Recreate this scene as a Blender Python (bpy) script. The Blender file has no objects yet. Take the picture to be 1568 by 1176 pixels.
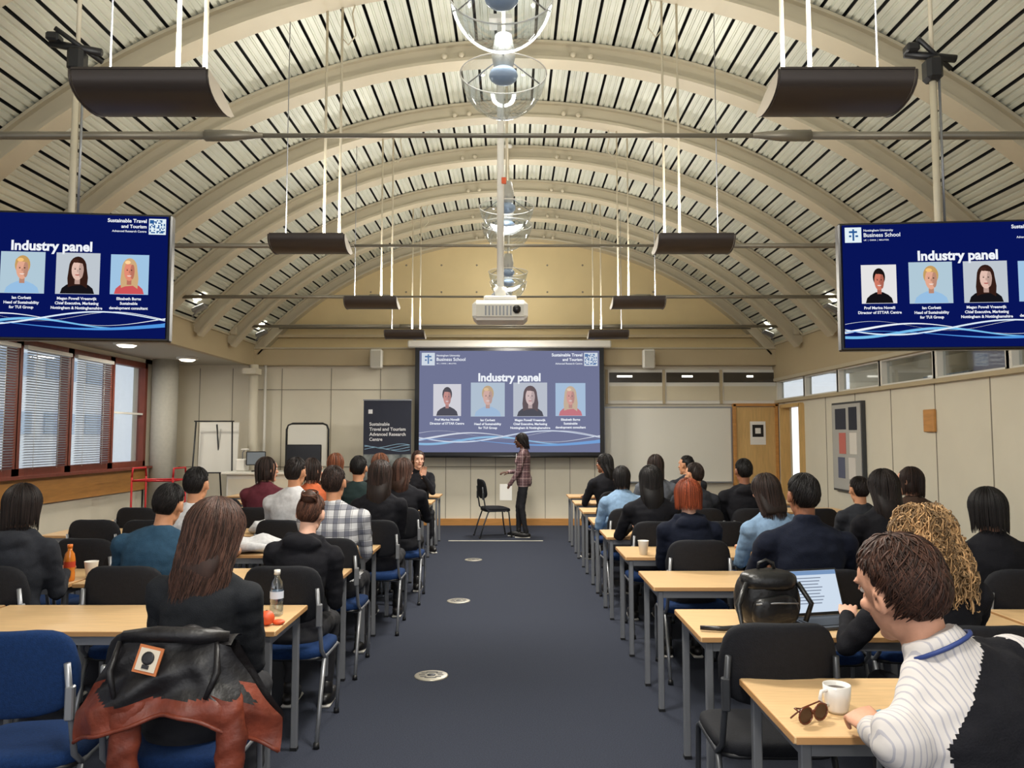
import bpy, math, random
import numpy as np
from mathutils import Vector, Matrix, noise
random.seed(7); np.random.seed(7)
R=math.radians
def lin(c):
    return tuple(((x/255)/12.92 if x/255<=.04045 else ((x/255+.055)/1.055)**2.4) for x in c)
# ---------------------------------------------------------------- materials
MATS={}
def mat(name,col,rough=.6,metal=0,noise_amt=0,noise_scale=20,bump=0,bump_scale=60,stretch=(1,1,1),emit=0,spec=.5,col2=None):
    if name in MATS: return MATS[name]
    m=bpy.data.materials.new(name); m.use_nodes=True; nt=m.node_tree; b=nt.nodes['Principled BSDF']
    c=lin(col)+(1,)
    b.inputs['Base Color'].default_value=c; b.inputs['Roughness'].default_value=rough; b.inputs['Metallic'].default_value=metal
    b.inputs['Specular IOR Level'].default_value=spec
    if emit:
        b.inputs['Emission Color'].default_value=c; b.inputs['Emission Strength'].default_value=emit
    if noise_amt or bump:
        tc=nt.nodes.new('ShaderNodeTexCoord'); mp=nt.nodes.new('ShaderNodeMapping'); mp.inputs['Scale'].default_value=stretch
        nt.links.new(tc.outputs['Object'],mp.inputs[0])
    if noise_amt:
        n=nt.nodes.new('ShaderNodeTexNoise'); n.inputs['Scale'].default_value=noise_scale; n.inputs['Detail'].default_value=4
        nt.links.new(mp.outputs[0],n.inputs['Vector'])
        r=nt.nodes.new('ShaderNodeValToRGB')
        c2=lin(col2) if col2 else tuple(x*(1-noise_amt) for x in c[:3])
        c3=c[:3] if col2 else tuple(min(1,x*(1+noise_amt*.5)) for x in c[:3])
        r.color_ramp.elements[0].position=.3; r.color_ramp.elements[1].position=.7
        r.color_ramp.elements[0].color=tuple(c2)+(1,); r.color_ramp.elements[1].color=tuple(c3)+(1,)
        nt.links.new(n.outputs['Fac'],r.inputs[0]); nt.links.new(r.outputs[0],b.inputs['Base Color'])
    if bump:
        n2=nt.nodes.new('ShaderNodeTexNoise'); n2.inputs['Scale'].default_value=bump_scale; n2.inputs['Detail'].default_value=3
        nt.links.new(mp.outputs[0],n2.inputs['Vector'])
        bp=nt.nodes.new('ShaderNodeBump'); bp.inputs['Strength'].default_value=bump; bp.inputs['Distance'].default_value=.01
        nt.links.new(n2.outputs['Fac'],bp.inputs['Height']); nt.links.new(bp.outputs[0],b.inputs['Normal'])
    MATS[name]=m; return m
def emat(name,col,st=1):
    if name in MATS: return MATS[name]
    m=bpy.data.materials.new(name); m.use_nodes=True; nt=m.node_tree; nt.nodes.clear()
    e=nt.nodes.new('ShaderNodeEmission'); o=nt.nodes.new('ShaderNodeOutputMaterial')
    e.inputs[0].default_value=lin(col)+(1,); e.inputs[1].default_value=st; nt.links.new(e.outputs[0],o.inputs[0]); MATS[name]=m; return m
def glassmat(name,tint=(235,240,245),mixf=.12,rough=.03,edge=.75):
    if name in MATS: return MATS[name]
    m=bpy.data.materials.new(name); m.use_nodes=True; nt=m.node_tree; nt.nodes.clear()
    t=nt.nodes.new('ShaderNodeBsdfTransparent'); g=nt.nodes.new('ShaderNodeBsdfGlossy'); x=nt.nodes.new('ShaderNodeMixShader'); o=nt.nodes.new('ShaderNodeOutputMaterial')
    lw=nt.nodes.new('ShaderNodeLayerWeight'); lw.inputs[0].default_value=.35
    ma=nt.nodes.new('ShaderNodeMath'); ma.operation='MULTIPLY_ADD'; ma.inputs[1].default_value=edge; ma.inputs[2].default_value=mixf; ma.use_clamp=True
    t.inputs[0].default_value=lin(tint)+(1,); g.inputs[1].default_value=rough
    nt.links.new(lw.outputs['Facing'],ma.inputs[0]); nt.links.new(ma.outputs[0],x.inputs[0])
    nt.links.new(t.outputs[0],x.inputs[1]); nt.links.new(g.outputs[0],x.inputs[2]); nt.links.new(x.outputs[0],o.inputs[0]); MATS[name]=m; return m
def stripemat(name,base,layers,rough=.85):
    """layers: (axis, period, width, colour, factor) woven bands in object space"""
    m=bpy.data.materials.new(name); m.use_nodes=True; nt=m.node_tree; b=nt.nodes['Principled BSDF']; b.inputs['Roughness'].default_value=rough
    tc=nt.nodes.new('ShaderNodeTexCoord'); sp=nt.nodes.new('ShaderNodeSeparateXYZ'); nt.links.new(tc.outputs['Object'],sp.inputs[0])
    cur=nt.nodes.new('ShaderNodeRGB'); cur.outputs[0].default_value=lin(base)+(1,); out=cur.outputs[0]
    for ax,per,w,col,fac in layers:
        a=nt.nodes.new('ShaderNodeMath'); a.operation='DIVIDE'; a.inputs[1].default_value=per; nt.links.new(sp.outputs[ax],a.inputs[0])
        f=nt.nodes.new('ShaderNodeMath'); f.operation='FRACT'; nt.links.new(a.outputs[0],f.inputs[0])
        l=nt.nodes.new('ShaderNodeMath'); l.operation='LESS_THAN'; l.inputs[1].default_value=w; nt.links.new(f.outputs[0],l.inputs[0])
        k=nt.nodes.new('ShaderNodeMath'); k.operation='MULTIPLY'; k.inputs[1].default_value=fac; nt.links.new(l.outputs[0],k.inputs[0])
        x=nt.nodes.new('ShaderNodeMix'); x.data_type='RGBA'; nt.links.new(k.outputs[0],x.inputs[0]); nt.links.new(out,x.inputs[6]); x.inputs[7].default_value=lin(col)+(1,)
        out=x.outputs[2]
    nt.links.new(out,b.inputs['Base Color']); return m

M_cream=mat('wall_cream',(228,220,200),.7,noise_amt=.04,noise_scale=2)
M_creamR=mat('wall_panel_right',(222,215,196),.6,noise_amt=.04,noise_scale=2)
M_tymp=mat('wall_upper_ochre',(214,194,148),.75,noise_amt=.05,noise_scale=2)
M_beam=mat('beam_tan',(184,168,136),.6)
M_seam=mat('seam_dark',(140,132,118),.8)
M_deck=mat('roof_deck_panel',(218,220,206),.42,metal=.25,noise_amt=.16,noise_scale=4,stretch=(1,.3,1))
M_slot=mat('roof_deck_slot',(40,40,37),.9)
M_rib=mat('steel_rib_cream',(194,184,160),.45,noise_amt=.04,noise_scale=3)
M_tie=mat('tie_grey',(128,122,108),.4,metal=.4)
M_carpet=mat('carpet_blue',(58,62,74),.97,noise_amt=.3,noise_scale=160,bump=.4,bump_scale=300,spec=.12)
M_wood=mat('beech',(220,184,136),.42,noise_amt=.12,noise_scale=6,stretch=(1,14,14))
M_woodedge=mat('beech_edge',(190,144,94),.5)
M_steel=mat('grey_steel',(150,152,156),.35,metal=.6)
M_steeld=mat('dark_steel',(70,72,76),.4,metal=.5)
M_blue=mat('blue_fabric',(22,48,90),.9,noise_amt=.2,noise_scale=90,bump=.3,bump_scale=250,spec=.2)
M_blackfab=mat('black_fabric',(24,25,30),.8,noise_amt=.2,noise_scale=60,bump=.2,bump_scale=200,spec=.25)
M_plast=mat('black_plastic',(22,22,24),.45)
M_white=mat('white_paint',(228,225,216),.5)
M_wht2=mat('whiteboard',(226,223,212),.25)
M_redwood=mat('window_redwood',(118,58,44),.5,noise_amt=.2,noise_scale=5,stretch=(6,6,1))
M_honey=mat('honey_wood',(200,142,76),.45,noise_amt=.15,noise_scale=4,stretch=(1,1,8))
M_doorw=mat('door_wood',(214,176,114),.45,noise_amt=.12,noise_scale=4,stretch=(8,8,1))
M_glass=glassmat('glass_clear',(240,244,246),.04,edge=.4)
M_bowl=glassmat('glass_bowl',(240,245,250),.05,.06,edge=.5)
M_brown=mat('louvre_brown',(66,58,53),.40,metal=.3)
M_screenb=mat('bezel',(12,12,14),.3)
M_blind=mat('blind_slat',(196,200,206),.6)
M_concrete=mat('column_grey',(176,172,160),.7,noise_amt=.06)
M_lampE=emat('lamp_glow',(255,246,224),6)
M_lampE2=emat('lamp_glow_soft',(255,250,236),2.2)
M_paper=mat('paper_white',(240,238,232),.7)
M_red=mat('red_tube',(196,28,34),.4)

# ---------------------------------------------------------------- mesh builder
class MB:
    def __init__(s): s.v=[];s.f=[];s.m=[];s.s=[];s.n=0;s.mats=[]
    def mi(s,m):
        if m not in s.mats: s.mats.append(m)
        return s.mats.index(m)
    def add(s,V,F,m,smooth=False,M=None):
        V=np.asarray(V,float).reshape(-1,3)
        if M is not None:
            A=np.array(M); V=V@A[:3,:3].T+A[:3,3]
        n=s.n; s.v.append(V); s.f.extend([tuple(i+n for i in f) for f in F]); k=s.mi(m)
        s.m.extend([k]*len(F)); s.s.extend([smooth]*len(F)); s.n+=len(V)
    def box(s,c,d,m,M=None,bev=0):
        x,y,z=[k/2 for k in d]
        if bev:
            b=min(bev,x*.9,y*.9,z*.9)
            F=[];V=[]
            idx={}
            for sx in(-1,1):
                for sy in(-1,1):
                    for sz in(-1,1):
                        for a in range(3):
                            p=[sx*(x-b),sy*(y-b),sz*(z-b)]; full=[sx*x,sy*y,sz*z]; p[a]=full[a]
                            idx[(sx,sy,sz,a)]=len(V); V.append([p[i]+c[i] for i in range(3)])
            for a in range(3):
                o=[i for i in range(3) if i!=a]
                for sg in(-1,1):
                    q=[]
                    for (u,w) in((-1,-1),(1,-1),(1,1),(-1,1)):
                        t=[0,0,0];t[a]=sg;t[o[0]]=u;t[o[1]]=w;q.append(idx[(t[0],t[1],t[2],a)])
                    F.append(q)
            for a in range(3):
                o=[i for i in range(3) if i!=a]
                for u in(-1,1):
                    for w in(-1,1):
                        t0=[0,0,0];t0[o[0]]=u;t0[o[1]]=w
                        ta=list(t0);ta[a]=-1;tb=list(t0);tb[a]=1
                        F.append([idx[(*ta,o[0])],idx[(*tb,o[0])],idx[(*tb,o[1])],idx[(*ta,o[1])]])
            for sx in(-1,1):
                for sy in(-1,1):
                    for sz in(-1,1): F.append([idx[(sx,sy,sz,a)] for a in range(3)])
            s.add(V,F,m,False,M); return
        V=[(c[0]+i*x,c[1]+j*y,c[2]+k*z) for i in(-1,1) for j in(-1,1) for k in(-1,1)]
        F=[(0,1,3,2),(4,6,7,5),(0,4,5,1),(2,3,7,6),(0,2,6,4),(1,5,7,3)]
        s.add(V,F,m,False,M)
    def loft(s,rings,m,sides=20,M=None,smooth=True,cap=True,pw=1.0):
        V=[];F=[]
        for (cx,cy,cz,rx,ry) in rings:
            for i in range(sides):
                a=2*math.pi*i/sides; ca,sa=math.cos(a),math.sin(a)
                V.append((cx+rx*math.copysign(abs(ca)**pw,ca),cy+ry*math.copysign(abs(sa)**pw,sa),cz))
        n=len(rings)
        for k in range(n-1):
            for i in range(sides):
                j=(i+1)%sides; F.append((k*sides+i,k*sides+j,(k+1)*sides+j,(k+1)*sides+i))
        if cap: F.append(tuple(range(sides-1,-1,-1))); F.append(tuple((n-1)*sides+i for i in range(sides)))
        s.add(V,F,m,smooth,M)
    def tube(s,path,r,m,sides=8,M=None,smooth=True,cap=True):
        P=[Vector(p) for p in path]; n=len(P); rr=r if isinstance(r,(list,tuple)) else [r]*n
        V=[];F=[]; nrm=None
        for k in range(n):
            t=(P[min(k+1,n-1)]-P[max(k-1,0)]).normalized()
            if nrm is None:
                nrm=t.orthogonal().normalized()
            else:
                nrm=(nrm-t*nrm.dot(t)); nrm=nrm.normalized() if nrm.length>1e-6 else t.orthogonal().normalized()
            b=t.cross(nrm)
            for i in range(sides):
                a=2*math.pi*i/sides+math.pi/sides; V.append(P[k]+(nrm*math.cos(a)+b*math.sin(a))*rr[k])
        for k in range(n-1):
            for i in range(sides):
                j=(i+1)%sides; F.append((k*sides+i,k*sides+j,(k+1)*sides+j,(k+1)*sides+i))
        if cap: F.append(tuple(range(sides-1,-1,-1))); F.append(tuple((n-1)*sides+i for i in range(sides)))
        s.add([tuple(v) for v in V],F,m,smooth,M)
    def cap(s,p0,p1,r0,r1,m,sides=14,M=None):
        p0=Vector(p0);p1=Vector(p1);t=(p1-p0).normalized() if (p1-p0).length>1e-6 else Vector((0,0,1))
        path=[];rr=[]
        for a in(-85,-60,-30): path.append(p0+t*r0*math.sin(R(a)));rr.append(r0*math.cos(R(a)))
        path.append(p0);rr.append(r0);path.append(p1);rr.append(r1)
        for a in(30,60,85): path.append(p1+t*r1*math.sin(R(a)));rr.append(r1*math.cos(R(a)))
        s.tube(path,rr,m,sides,M)
    def ell(s,c,r,m,e=1.0,nu=20,nv=12,M=None,fn=None,smooth=True):
        V=[];F=[]
        sg=lambda x,p: math.copysign(abs(x)**p,x)
        for j in range(nv+1):
            t=-math.pi/2+math.pi*j/nv
            if j==0:t+=.02
            if j==nv:t-=.02
            for i in range(nu):
                a=2*math.pi*i/nu
                p=[sg(math.cos(t),e)*sg(math.cos(a),e)*r[0],sg(math.cos(t),e)*sg(math.sin(a),e)*r[1],sg(math.sin(t),e)*r[2]]
                if fn:p=fn(p)
                V.append((c[0]+p[0],c[1]+p[1],c[2]+p[2]))
        for j in range(nv):
            for i in range(nu):
                k=(i+1)%nu;F.append((j*nu+i,j*nu+k,(j+1)*nu+k,(j+1)*nu+i))
        F.append(tuple(range(nu-1,-1,-1)));F.append(tuple(nv*nu+i for i in range(nu)))
        s.add(V,F,m,smooth,M)
    def strands(s,P,r,m,sides=3):
        P=np.asarray(P);S,N,_=P.shape
        if S==0:return
        T=np.gradient(P,axis=1);T/=np.linalg.norm(T,axis=2,keepdims=True)+1e-9
        A=np.cross(T,np.array([.31,.83,.27]));A/=np.linalg.norm(A,axis=2,keepdims=True)+1e-9;B=np.cross(T,A)
        r=np.broadcast_to(np.asarray(r,float),(S,N))
        ang=np.arange(sides)*2*math.pi/sides
        V=P[:,:,None,:]+r[:,:,None,None]*(np.cos(ang)[None,None,:,None]*A[:,:,None,:]+np.sin(ang)[None,None,:,None]*B[:,:,None,:])
        si,ni,ki=np.meshgrid(np.arange(S),np.arange(N-1),np.arange(sides),indexing='ij')
        b=(si*N+ni)*sides;kj=(ki+1)%sides
        F=np.stack([b+ki,b+kj,b+sides+kj,b+sides+ki],-1).reshape(-1,4).tolist()
        s.add(V.reshape(-1,3),F,m,True)
    def mesh(s,name):
        me=bpy.data.meshes.new(name);V=np.concatenate(s.v)
        me.from_pydata(V.tolist(),[],s.f)
        for m in s.mats: me.materials.append(m)
        me.polygons.foreach_set('material_index',s.m);me.polygons.foreach_set('use_smooth',s.s);me.update();return me
    def obj(s,name,loc=(0,0,0),rz=0,parent=None):
        return place(s.mesh(name),name,loc,rz,parent)
def place(me,name,loc=(0,0,0),rz=0,parent=None):
    o=bpy.data.objects.new(name,me);bpy.context.scene.collection.objects.link(o);o.location=loc;o.rotation_euler=(0,0,rz)
    if parent:o.parent=parent
    return o
def remesh(mb,vox,smooth=3):
    me=mb.mesh('tmp');o=bpy.data.objects.new('tmp',me);bpy.context.scene.collection.objects.link(o)
    r=o.modifiers.new('r','REMESH');r.mode='VOXEL';r.voxel_size=vox;r.use_smooth_shade=True
    if smooth:
        q=o.modifiers.new('s','SMOOTH');q.factor=.5;q.iterations=smooth
    dg=bpy.context.evaluated_depsgraph_get();nm=bpy.data.meshes.new_from_object(o.evaluated_get(dg))
    bpy.data.objects.remove(o);bpy.data.meshes.remove(me);return nm
TX={}
def textgeo(body,bold=.0):
    k=(body,bold)
    if k in TX:return TX[k]
    c=bpy.data.curves.new('t','FONT');c.body=body;c.size=1;c.offset=bold;c.resolution_u=3
    o=bpy.data.objects.new('t',c);bpy.context.scene.collection.objects.link(o)
    dg=bpy.context.evaluated_depsgraph_get();me=bpy.data.meshes.new_from_object(o.evaluated_get(dg))
    V=np.array([v.co[:] for v in me.vertices]);F=[tuple(p.vertices) for p in me.polygons]
    bpy.data.objects.remove(o);bpy.data.meshes.remove(me);TX[k]=(V,F);return V,F
def text(mb,body,x,y,z,m,width=None,height=None,align='C',bold=.015,M=None):
    V,F=textgeo(body,bold);V=V.copy();mn=V.min(0);mx=V.max(0)
    sc=width/(mx[0]-mn[0]) if width else height/.72
    V=V*sc;mn=mn*sc;mx=mx*sc
    ox={'C':-(mn[0]+mx[0])/2,'L':-mn[0],'R':-mx[0]}[align]
    V[:,0]+=x+ox;V[:,1]+=y;V[:,2]=z;mb.add(V,F,m,False,M)

# ---------------------------------------------------------------- camera
cam=bpy.data.cameras.new('camera');co=bpy.data.objects.new('camera',cam);bpy.context.scene.collection.objects.link(co)
co.location=(0,0,1.6);co.rotation_euler=(R(90+3.9),0,0);cam.lens=27;cam.sensor_width=36;cam.clip_start=.05
bpy.context.scene.camera=co

# ---------------------------------------------------------------- room shell
XL,XR=-6.2,4.83;VL=-4.73;Y0,Y1=-3.0,14.0;CX=.05;RV=6.29;CZ=5.4-RV;HS=4.78
b=MB();b.box((-.6,5.5,-.1),(11.6,17.6,.2),M_carpet);b.obj('floor')
A=math.asin(HS/RV);N=58
b=MB();pf=[];pm=[]
prof=[(0,0,0),(.20,0,0),(.23,.014,0),(.30,.014,0),(.33,0,0),(.54,0,0),(.57,.014,0),(.64,.014,0),(.67,0,0),(.85,0,0),(.855,.06,1),(.975,.06,1),(.98,0,1)]
for i in range(N):
    for f,dr,mm in prof:
        a=-A+2*A*(i+f)/N;r=RV+dr;pf.append((CX+r*math.sin(a),CZ+r*math.cos(a)));pm.append(mm)
pf.append((CX+RV*math.sin(A),CZ+RV*math.cos(A)));pm.append(0)
V=[];F1=[];F2=[]
for x,z in pf:V+=[(x,Y0,z),(x,Y1,z)]
for k in range(len(pf)-1):
    q=(2*k,2*k+1,2*k+3,2*k+2);(F2 if (pm[k]==1 or pm[k+1]==1) else F1).append(q)
b.add(V,F1,M_deck);b.add(V,F2,M_slot);b.obj('ceiling')
def arcbox(b,yc,w,r0,r1,m,seg=44,a0=-A,a1=A):
    V=[];F=[]
    for i in range(seg+1):
        a=a0+(a1-a0)*i/seg;s_,c_=math.sin(a),math.cos(a)
        for (yy,r) in((yc-w/2,r0),(yc+w/2,r0),(yc+w/2,r1),(yc-w/2,r1)):V.append((CX+r*s_,yy,CZ+r*c_))
    for i in range(seg):
        for k in range(4):
            l=(k+1)%4;F.append((4*i+k,4*i+l,4*i+4+l,4*i+4+k))
    F+= [(0,1,2,3),(4*seg+3,4*seg+2,4*seg+1,4*seg)]
    b.add(V,F,m,False)
ribs=[13.9-1.34*k for k in range(12)]
for k,y in enumerate(ribs):
    b=MB();arcbox(b,y,.20,RV-.20,RV-.17,M_rib);arcbox(b,y,.09,RV-.17,RV-.03,M_rib);arcbox(b,y,.18,RV-.03,RV-.005,M_rib)
    for sx in(-1,1):
        for dx in(.55,.72):
            a=sx*dx/RV;b.ell((CX+(RV-.19)*math.sin(a),y-.1,CZ+(RV-.14)*math.cos(a)),(.030,.025,.030),M_rib,nu=10,nv=6)
    b.obj('roof_rib')
for y in ribs[1::2]:
    b=MB();z=3.41
    b.tube([(-1.55,y,z),(1.5,y,z)],.014,M_tie);b.tube([(-4.55,y,z),(-1.75,y,z)],.024,M_tie);b.tube([(1.68,y,z),(4.62,y,z)],.024,M_tie)
    b.tube([(-1.85,y,z),(-1.7,y,z),(-1.5,y,z)],[.034,.034,.016],M_tie);b.tube([(1.45,y,z),(1.63,y,z),(1.8,y,z)],[.016,.034,.034],M_tie)
    for x,s_ in((-4.56,1),(4.66,-1)):
        b.box((x,y,z-.04),(.10,.16,.22),M_rib,bev=.01);b.tube([(x+s_*.05,y,z),(x+s_*.25,y,z)],.04,M_tie)
    b.obj('tie_rod')

# far wall
b=MB();b.box((-.68,14.1,1.45),(11.1,.2,2.9),M_cream)
for x in(-5.7,-5.1,-4.2,-3.3,-2.4,-1.65,-1.2,-.75,-.3,.15,.6,1.05,1.5):b.box((x,13.997,1.42),(.010,.01,2.84),M_seam)
b.box((-2.9,13.996,1.05),(6.3,.012,.012),M_seam);b.box((-3,13.996,2.45),(3.3,.012,.012),M_seam)
b.obj('wall_back')
b=MB()
V=[];F=[];n=40
for i in range(n+1):
    a=-A+2*A*i/n;V+=[(CX+(RV+.06)*math.sin(a),14.0,2.9),(CX+(RV+.06)*math.sin(a),14.0,CZ+(RV+.08)*math.cos(a))]
for i in range(n):F.append((2*i,2*i+2,2*i+3,2*i+1))
b.add(V,F,M_tymp)
for x in np.arange(-2.6,2.7,.65):
    for z in(4.25,4.75):
        if z<4.5 or abs(x)<2:b.ell((x,13.99,z),(.018,.01,.018),M_seam,nu=8,nv=5)
b.obj('wall_gable')
b=MB();b.box((.05,13.9,3.03),(9.56,.2,.30),M_beam,bev=.01);b.box((.05,13.93,3.42),(9.2,.14,.05),M_beam);b.box((.05,13.93,3.62),(8.8,.14,.03),M_rib);b.box((.05,13.9,3.19),(9.56,.24,.025),M_rib)
b.tube([(-4.2,13.75,3.55),(4.3,13.75,3.55)],.02,M_tie);b.obj('trim_1')
b=MB();b.box((-.7,13.985,.06),(11,.03,.12),M_honey);b.obj('baseboard_back')
b=MB();b.box((3.23,13.97,2.5),(3.14,.04,.62),M_white)
for i in range(3):
    x=1.75+i*1.04;b.box((x+.5,13.945,2.67),(.96,.012,.18),mat('clerestory_dark',(66,60,52),.15),bev=0);b.box((x+.5,13.945,2.38),(.96,.012,.26),mat('clerestory_pale',(214,204,178),.3))
    b.box((x+.3+.1*i,13.937,2.69),(.28-.08*i,.005,.035),M_lampE2)
for i in range(4):b.box((1.72+i*1.04,13.94,2.5),(.045,.04,.62),M_beam)
b.obj('window_1')
# left wall with windows
b=MB();b.box((XL-.1,5.0,.36),(.2,16,.72),M_cream);b.box((XL-.1,13.5,1.6),(.2,1.1,2.8),M_cream);b.box((XL-.1,5.0,2.92),(.2,18,.18),M_cream)
b.obj('wall_left')
b=MB();b.box((XL-.02,5,.9),(.16,15.9,.36),M_honey);b.box((XL+.06,5,1.09),(.26,15.9,.035),M_redwood);b.obj('trim_2')
ys=[12.9-1.12*k for k in range(11)]
for k in range(9):
    y1,y0=ys[k],ys[k+1];ym=(y0+y1)/2;b=MB()
    for yy in(y0+.03,y1-.03):b.box((XL,yy,1.96),(.12,.08,1.72),M_redwood)
    b.box((XL,ym,2.78),(.12,y1-y0,.09),M_redwood);b.box((XL,ym,1.15),(.12,y1-y0,.09),M_redwood)
    if k==0:b.box((XL+.01,ym,1.97),(.05,y1-y0-.1,.03),M_white)
    b.box((XL-.03,ym,1.96),(.008,y1-y0-.1,1.6),M_glass)
    b.obj('window_%d'%(k+2))
    if k>=1:
        b=MB();b.box((XL+.09,ym,2.72),(.05,y1-y0-.14,.05),M_white)
        for i in range(46):
            z=2.68-i*.033;b.add([(XL+.075,y0+.1,z),(XL+.103,y0+.1,z+.014),(XL+.103,y1-.1,z+.014),(XL+.075,y1-.1,z)],[(0,1,2,3)],M_blind)
        for yy in(y0+.3,y1-.3):b.tube([(XL+.09,yy,2.7),(XL+.09,yy,1.18)],.003,M_white,5)
        b.obj('window_blind')
b=MB();M_fac=mat('facade_pale',(240,244,250),.7);b.box((-11,9,3),(.3,26,9),M_fac)
for i in range(14):
    for z in(.6,1.9,3.2,4.5):b.box((-10.83,-2+i*1.7,z),(.05,1.2,.5),mat('facade_glass',(176,196,220),.2))
b.obj('neighbouring_building')
b=MB();b.box((-9,8,-.15),(5.2,26,.1),mat('paving',(190,188,180),.9));b.obj('ground_outside')
M_soff=mat('soffit_grey',(186,182,170),.7)
b=MB();b.box((-5.46,5.5,3.0),(1.44,17,.2),M_soff)
b.obj('ceiling_soffit')
b=MB();b.box((-4.71,5.5,3.08),(.10,17,.42),M_beam);b.box((-4.65,5.5,3.27),(.05,17,.03),M_rib);b.obj('trim_3')
for y in(4.2,6.2,8.4,10.6,12.6):
    b=MB();b.loft([(-5.35,y,2.905,.17,.17),(-5.35,y,2.87,.17,.17),(-5.35,y,2.86,.15,.15)],M_white);b.loft([(-5.35,y,2.862,.13,.13),(-5.35,y,2.835,.09,.09)],M_lampE);b.obj('downlight')
b=MB();b.loft([(-5.93,13.1,0,.21,.21),(-5.93,13.1,2.9,.21,.21)],M_concrete,32);b.obj('column')
b=MB();b.loft([(-4.62,13.7,0,.08,.08),(-4.62,13.7,2.88,.08,.08)],M_cream,20);b.box((-4.62,13.6,2.75),(.24,.3,.1),M_cream);b.tube([(-4.46,13.85,0),(-4.46,13.85,2.9)],.025,M_white);b.obj('column')
# right wall
b=MB();b.box((XR+.06,4.87,1.12),(.12,15.76,2.24),M_creamR);b.box((XR+.06,13.8,1.12),(.12,.4,2.24),M_creamR);b.box((XR+.06,13.2,2.18),(.12,.9,.13),M_creamR)
for y in np.arange(.6,12.7,1.02):b.box((XR-.002,y,1.1),(.006,.012,2.2),M_seam)
b.obj('wall_right')
b=MB();b.box((XR-.0,5.5,2.93),(.13,17,.68),M_beam);b.box((XR-.06,5.5,3.26),(.06,17,.04),M_rib);b.box((XR-.05,5.5,2.62),(.05,17,.05),M_rib);b.obj('trim_4')
b=MB();b.box((XR-.01,5.5,2.225),(.1,17,.05),M_beam);b.obj('trim_5')
for k in range(12):
    y=13.9-k*1.3;b=MB()
    b.box((XR+.03,y,2.42),(.1,.09,.35),M_white);b.box((XR+.03,y-1.27,2.42),(.1,.06,.35),M_white);b.box((XR+.03,y-.65,2.585),(.1,1.2,.03),M_white);b.box((XR+.03,y-.65,2.26),(.1,1.2,.03),M_white);b.box((XR+.05,y-.65,2.42),(.008,1.2,.3),M_glass);b.obj('window_%d'%(k+20))
b=MB();b.box((7.1,6,2.2),(.1,20,1.6),mat('corridor_wall',(200,188,160),.8));b.box((7.0,6,.7),(.1,20,1.4),M_cream)
for y in range(0,14,3):b.box((6.98,y+.3,2.35),(.06,1.3,.5),mat('corridor_pane',(120,132,140),.2));b.box((6.96,y+.3,2.12),(.06,1.4,.04),M_honey)
b.obj('wall_corridor')
b=MB();b.box((6.03,6,2.95),(2.2,20,.08),mat('corridor_ceiling',(150,142,122),.8))
for y in range(0,14,2):b.box((5.9,y+.5,2.89),(.35,.5,.03),emat('corridor_lamp',(255,248,230),7))
b.obj('ceiling_corridor')
b=MB();b.box((6.05,6,-.05),(2.15,20,.1),M_carpet);b.obj('floor_corridor')
b=MB()
for yy in(12.72,13.62):b.box((XR,yy,1.07),(.16,.06,2.14),M_doorw)
b.box((XR,13.17,2.13),(.16,.9,.06),M_doorw);b.box((XR+.5,12.76,1.05),(.9,.045,2.08),M_doorw);b.obj('door_1')
b=MB();b.box((4.42,13.96,1.07),(.74,.06,2.12),M_doorw)
for x in(4.03,4.79):b.box((x,13.95,1.09),(.05,.1,2.18),M_honey)
b.box((4.42,13.95,2.17),(.82,.1,.05),M_honey);b.box((4.45,13.925,1.66),(.28,.006,.42),M_paper);b.box((4.45,13.921,1.70),(.2,.004,.22),M_plast);b.box((4.45,13.918,1.70),(.1,.004,.1),M_paper)
b.tube([(4.12,13.93,1.02),(4.12,13.88,1.02),(4.22,13.88,1.02)],.012,M_steel);b.obj('door_2')
b=MB();b.box((2.83,13.975,1.45),(2.34,.03,1.38),M_steel);b.box((2.83,13.957,1.45),(2.28,.01,1.32),M_wht2);b.box((2.83,13.92,.78),(2.2,.09,.02),M_steel);b.obj('whiteboard')
b=MB();b.box((XR-.03,10.98,1.45),(.05,.98,1.28),M_steeld);b.box((XR-.06,10.98,1.45),(.01,.92,1.22),mat('board_grey',(178,176,170),.8))
for (yy,z,w,h,c) in((10.75,1.85,.25,.32,(30,36,52)),(11.15,1.85,.35,.3,(40,44,60)),(10.75,1.5,.22,.3,(226,220,210)),(11.1,1.5,.22,.3,(200,110,100)),(10.8,1.15,.22,.3,(220,214,206)),(11.15,1.15,.22,.3,(90,96,120))):
    b.box((XR-.068,yy,z),(.006,w,h),mat('poster_%d_%d_%d'%c,c,.6))
b.obj('notice_board')
b=MB();b.box((XR-.02,8.85,1.78),(.04,.22,.26),M_honey,bev=.008);b.obj('wall_box')

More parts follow.
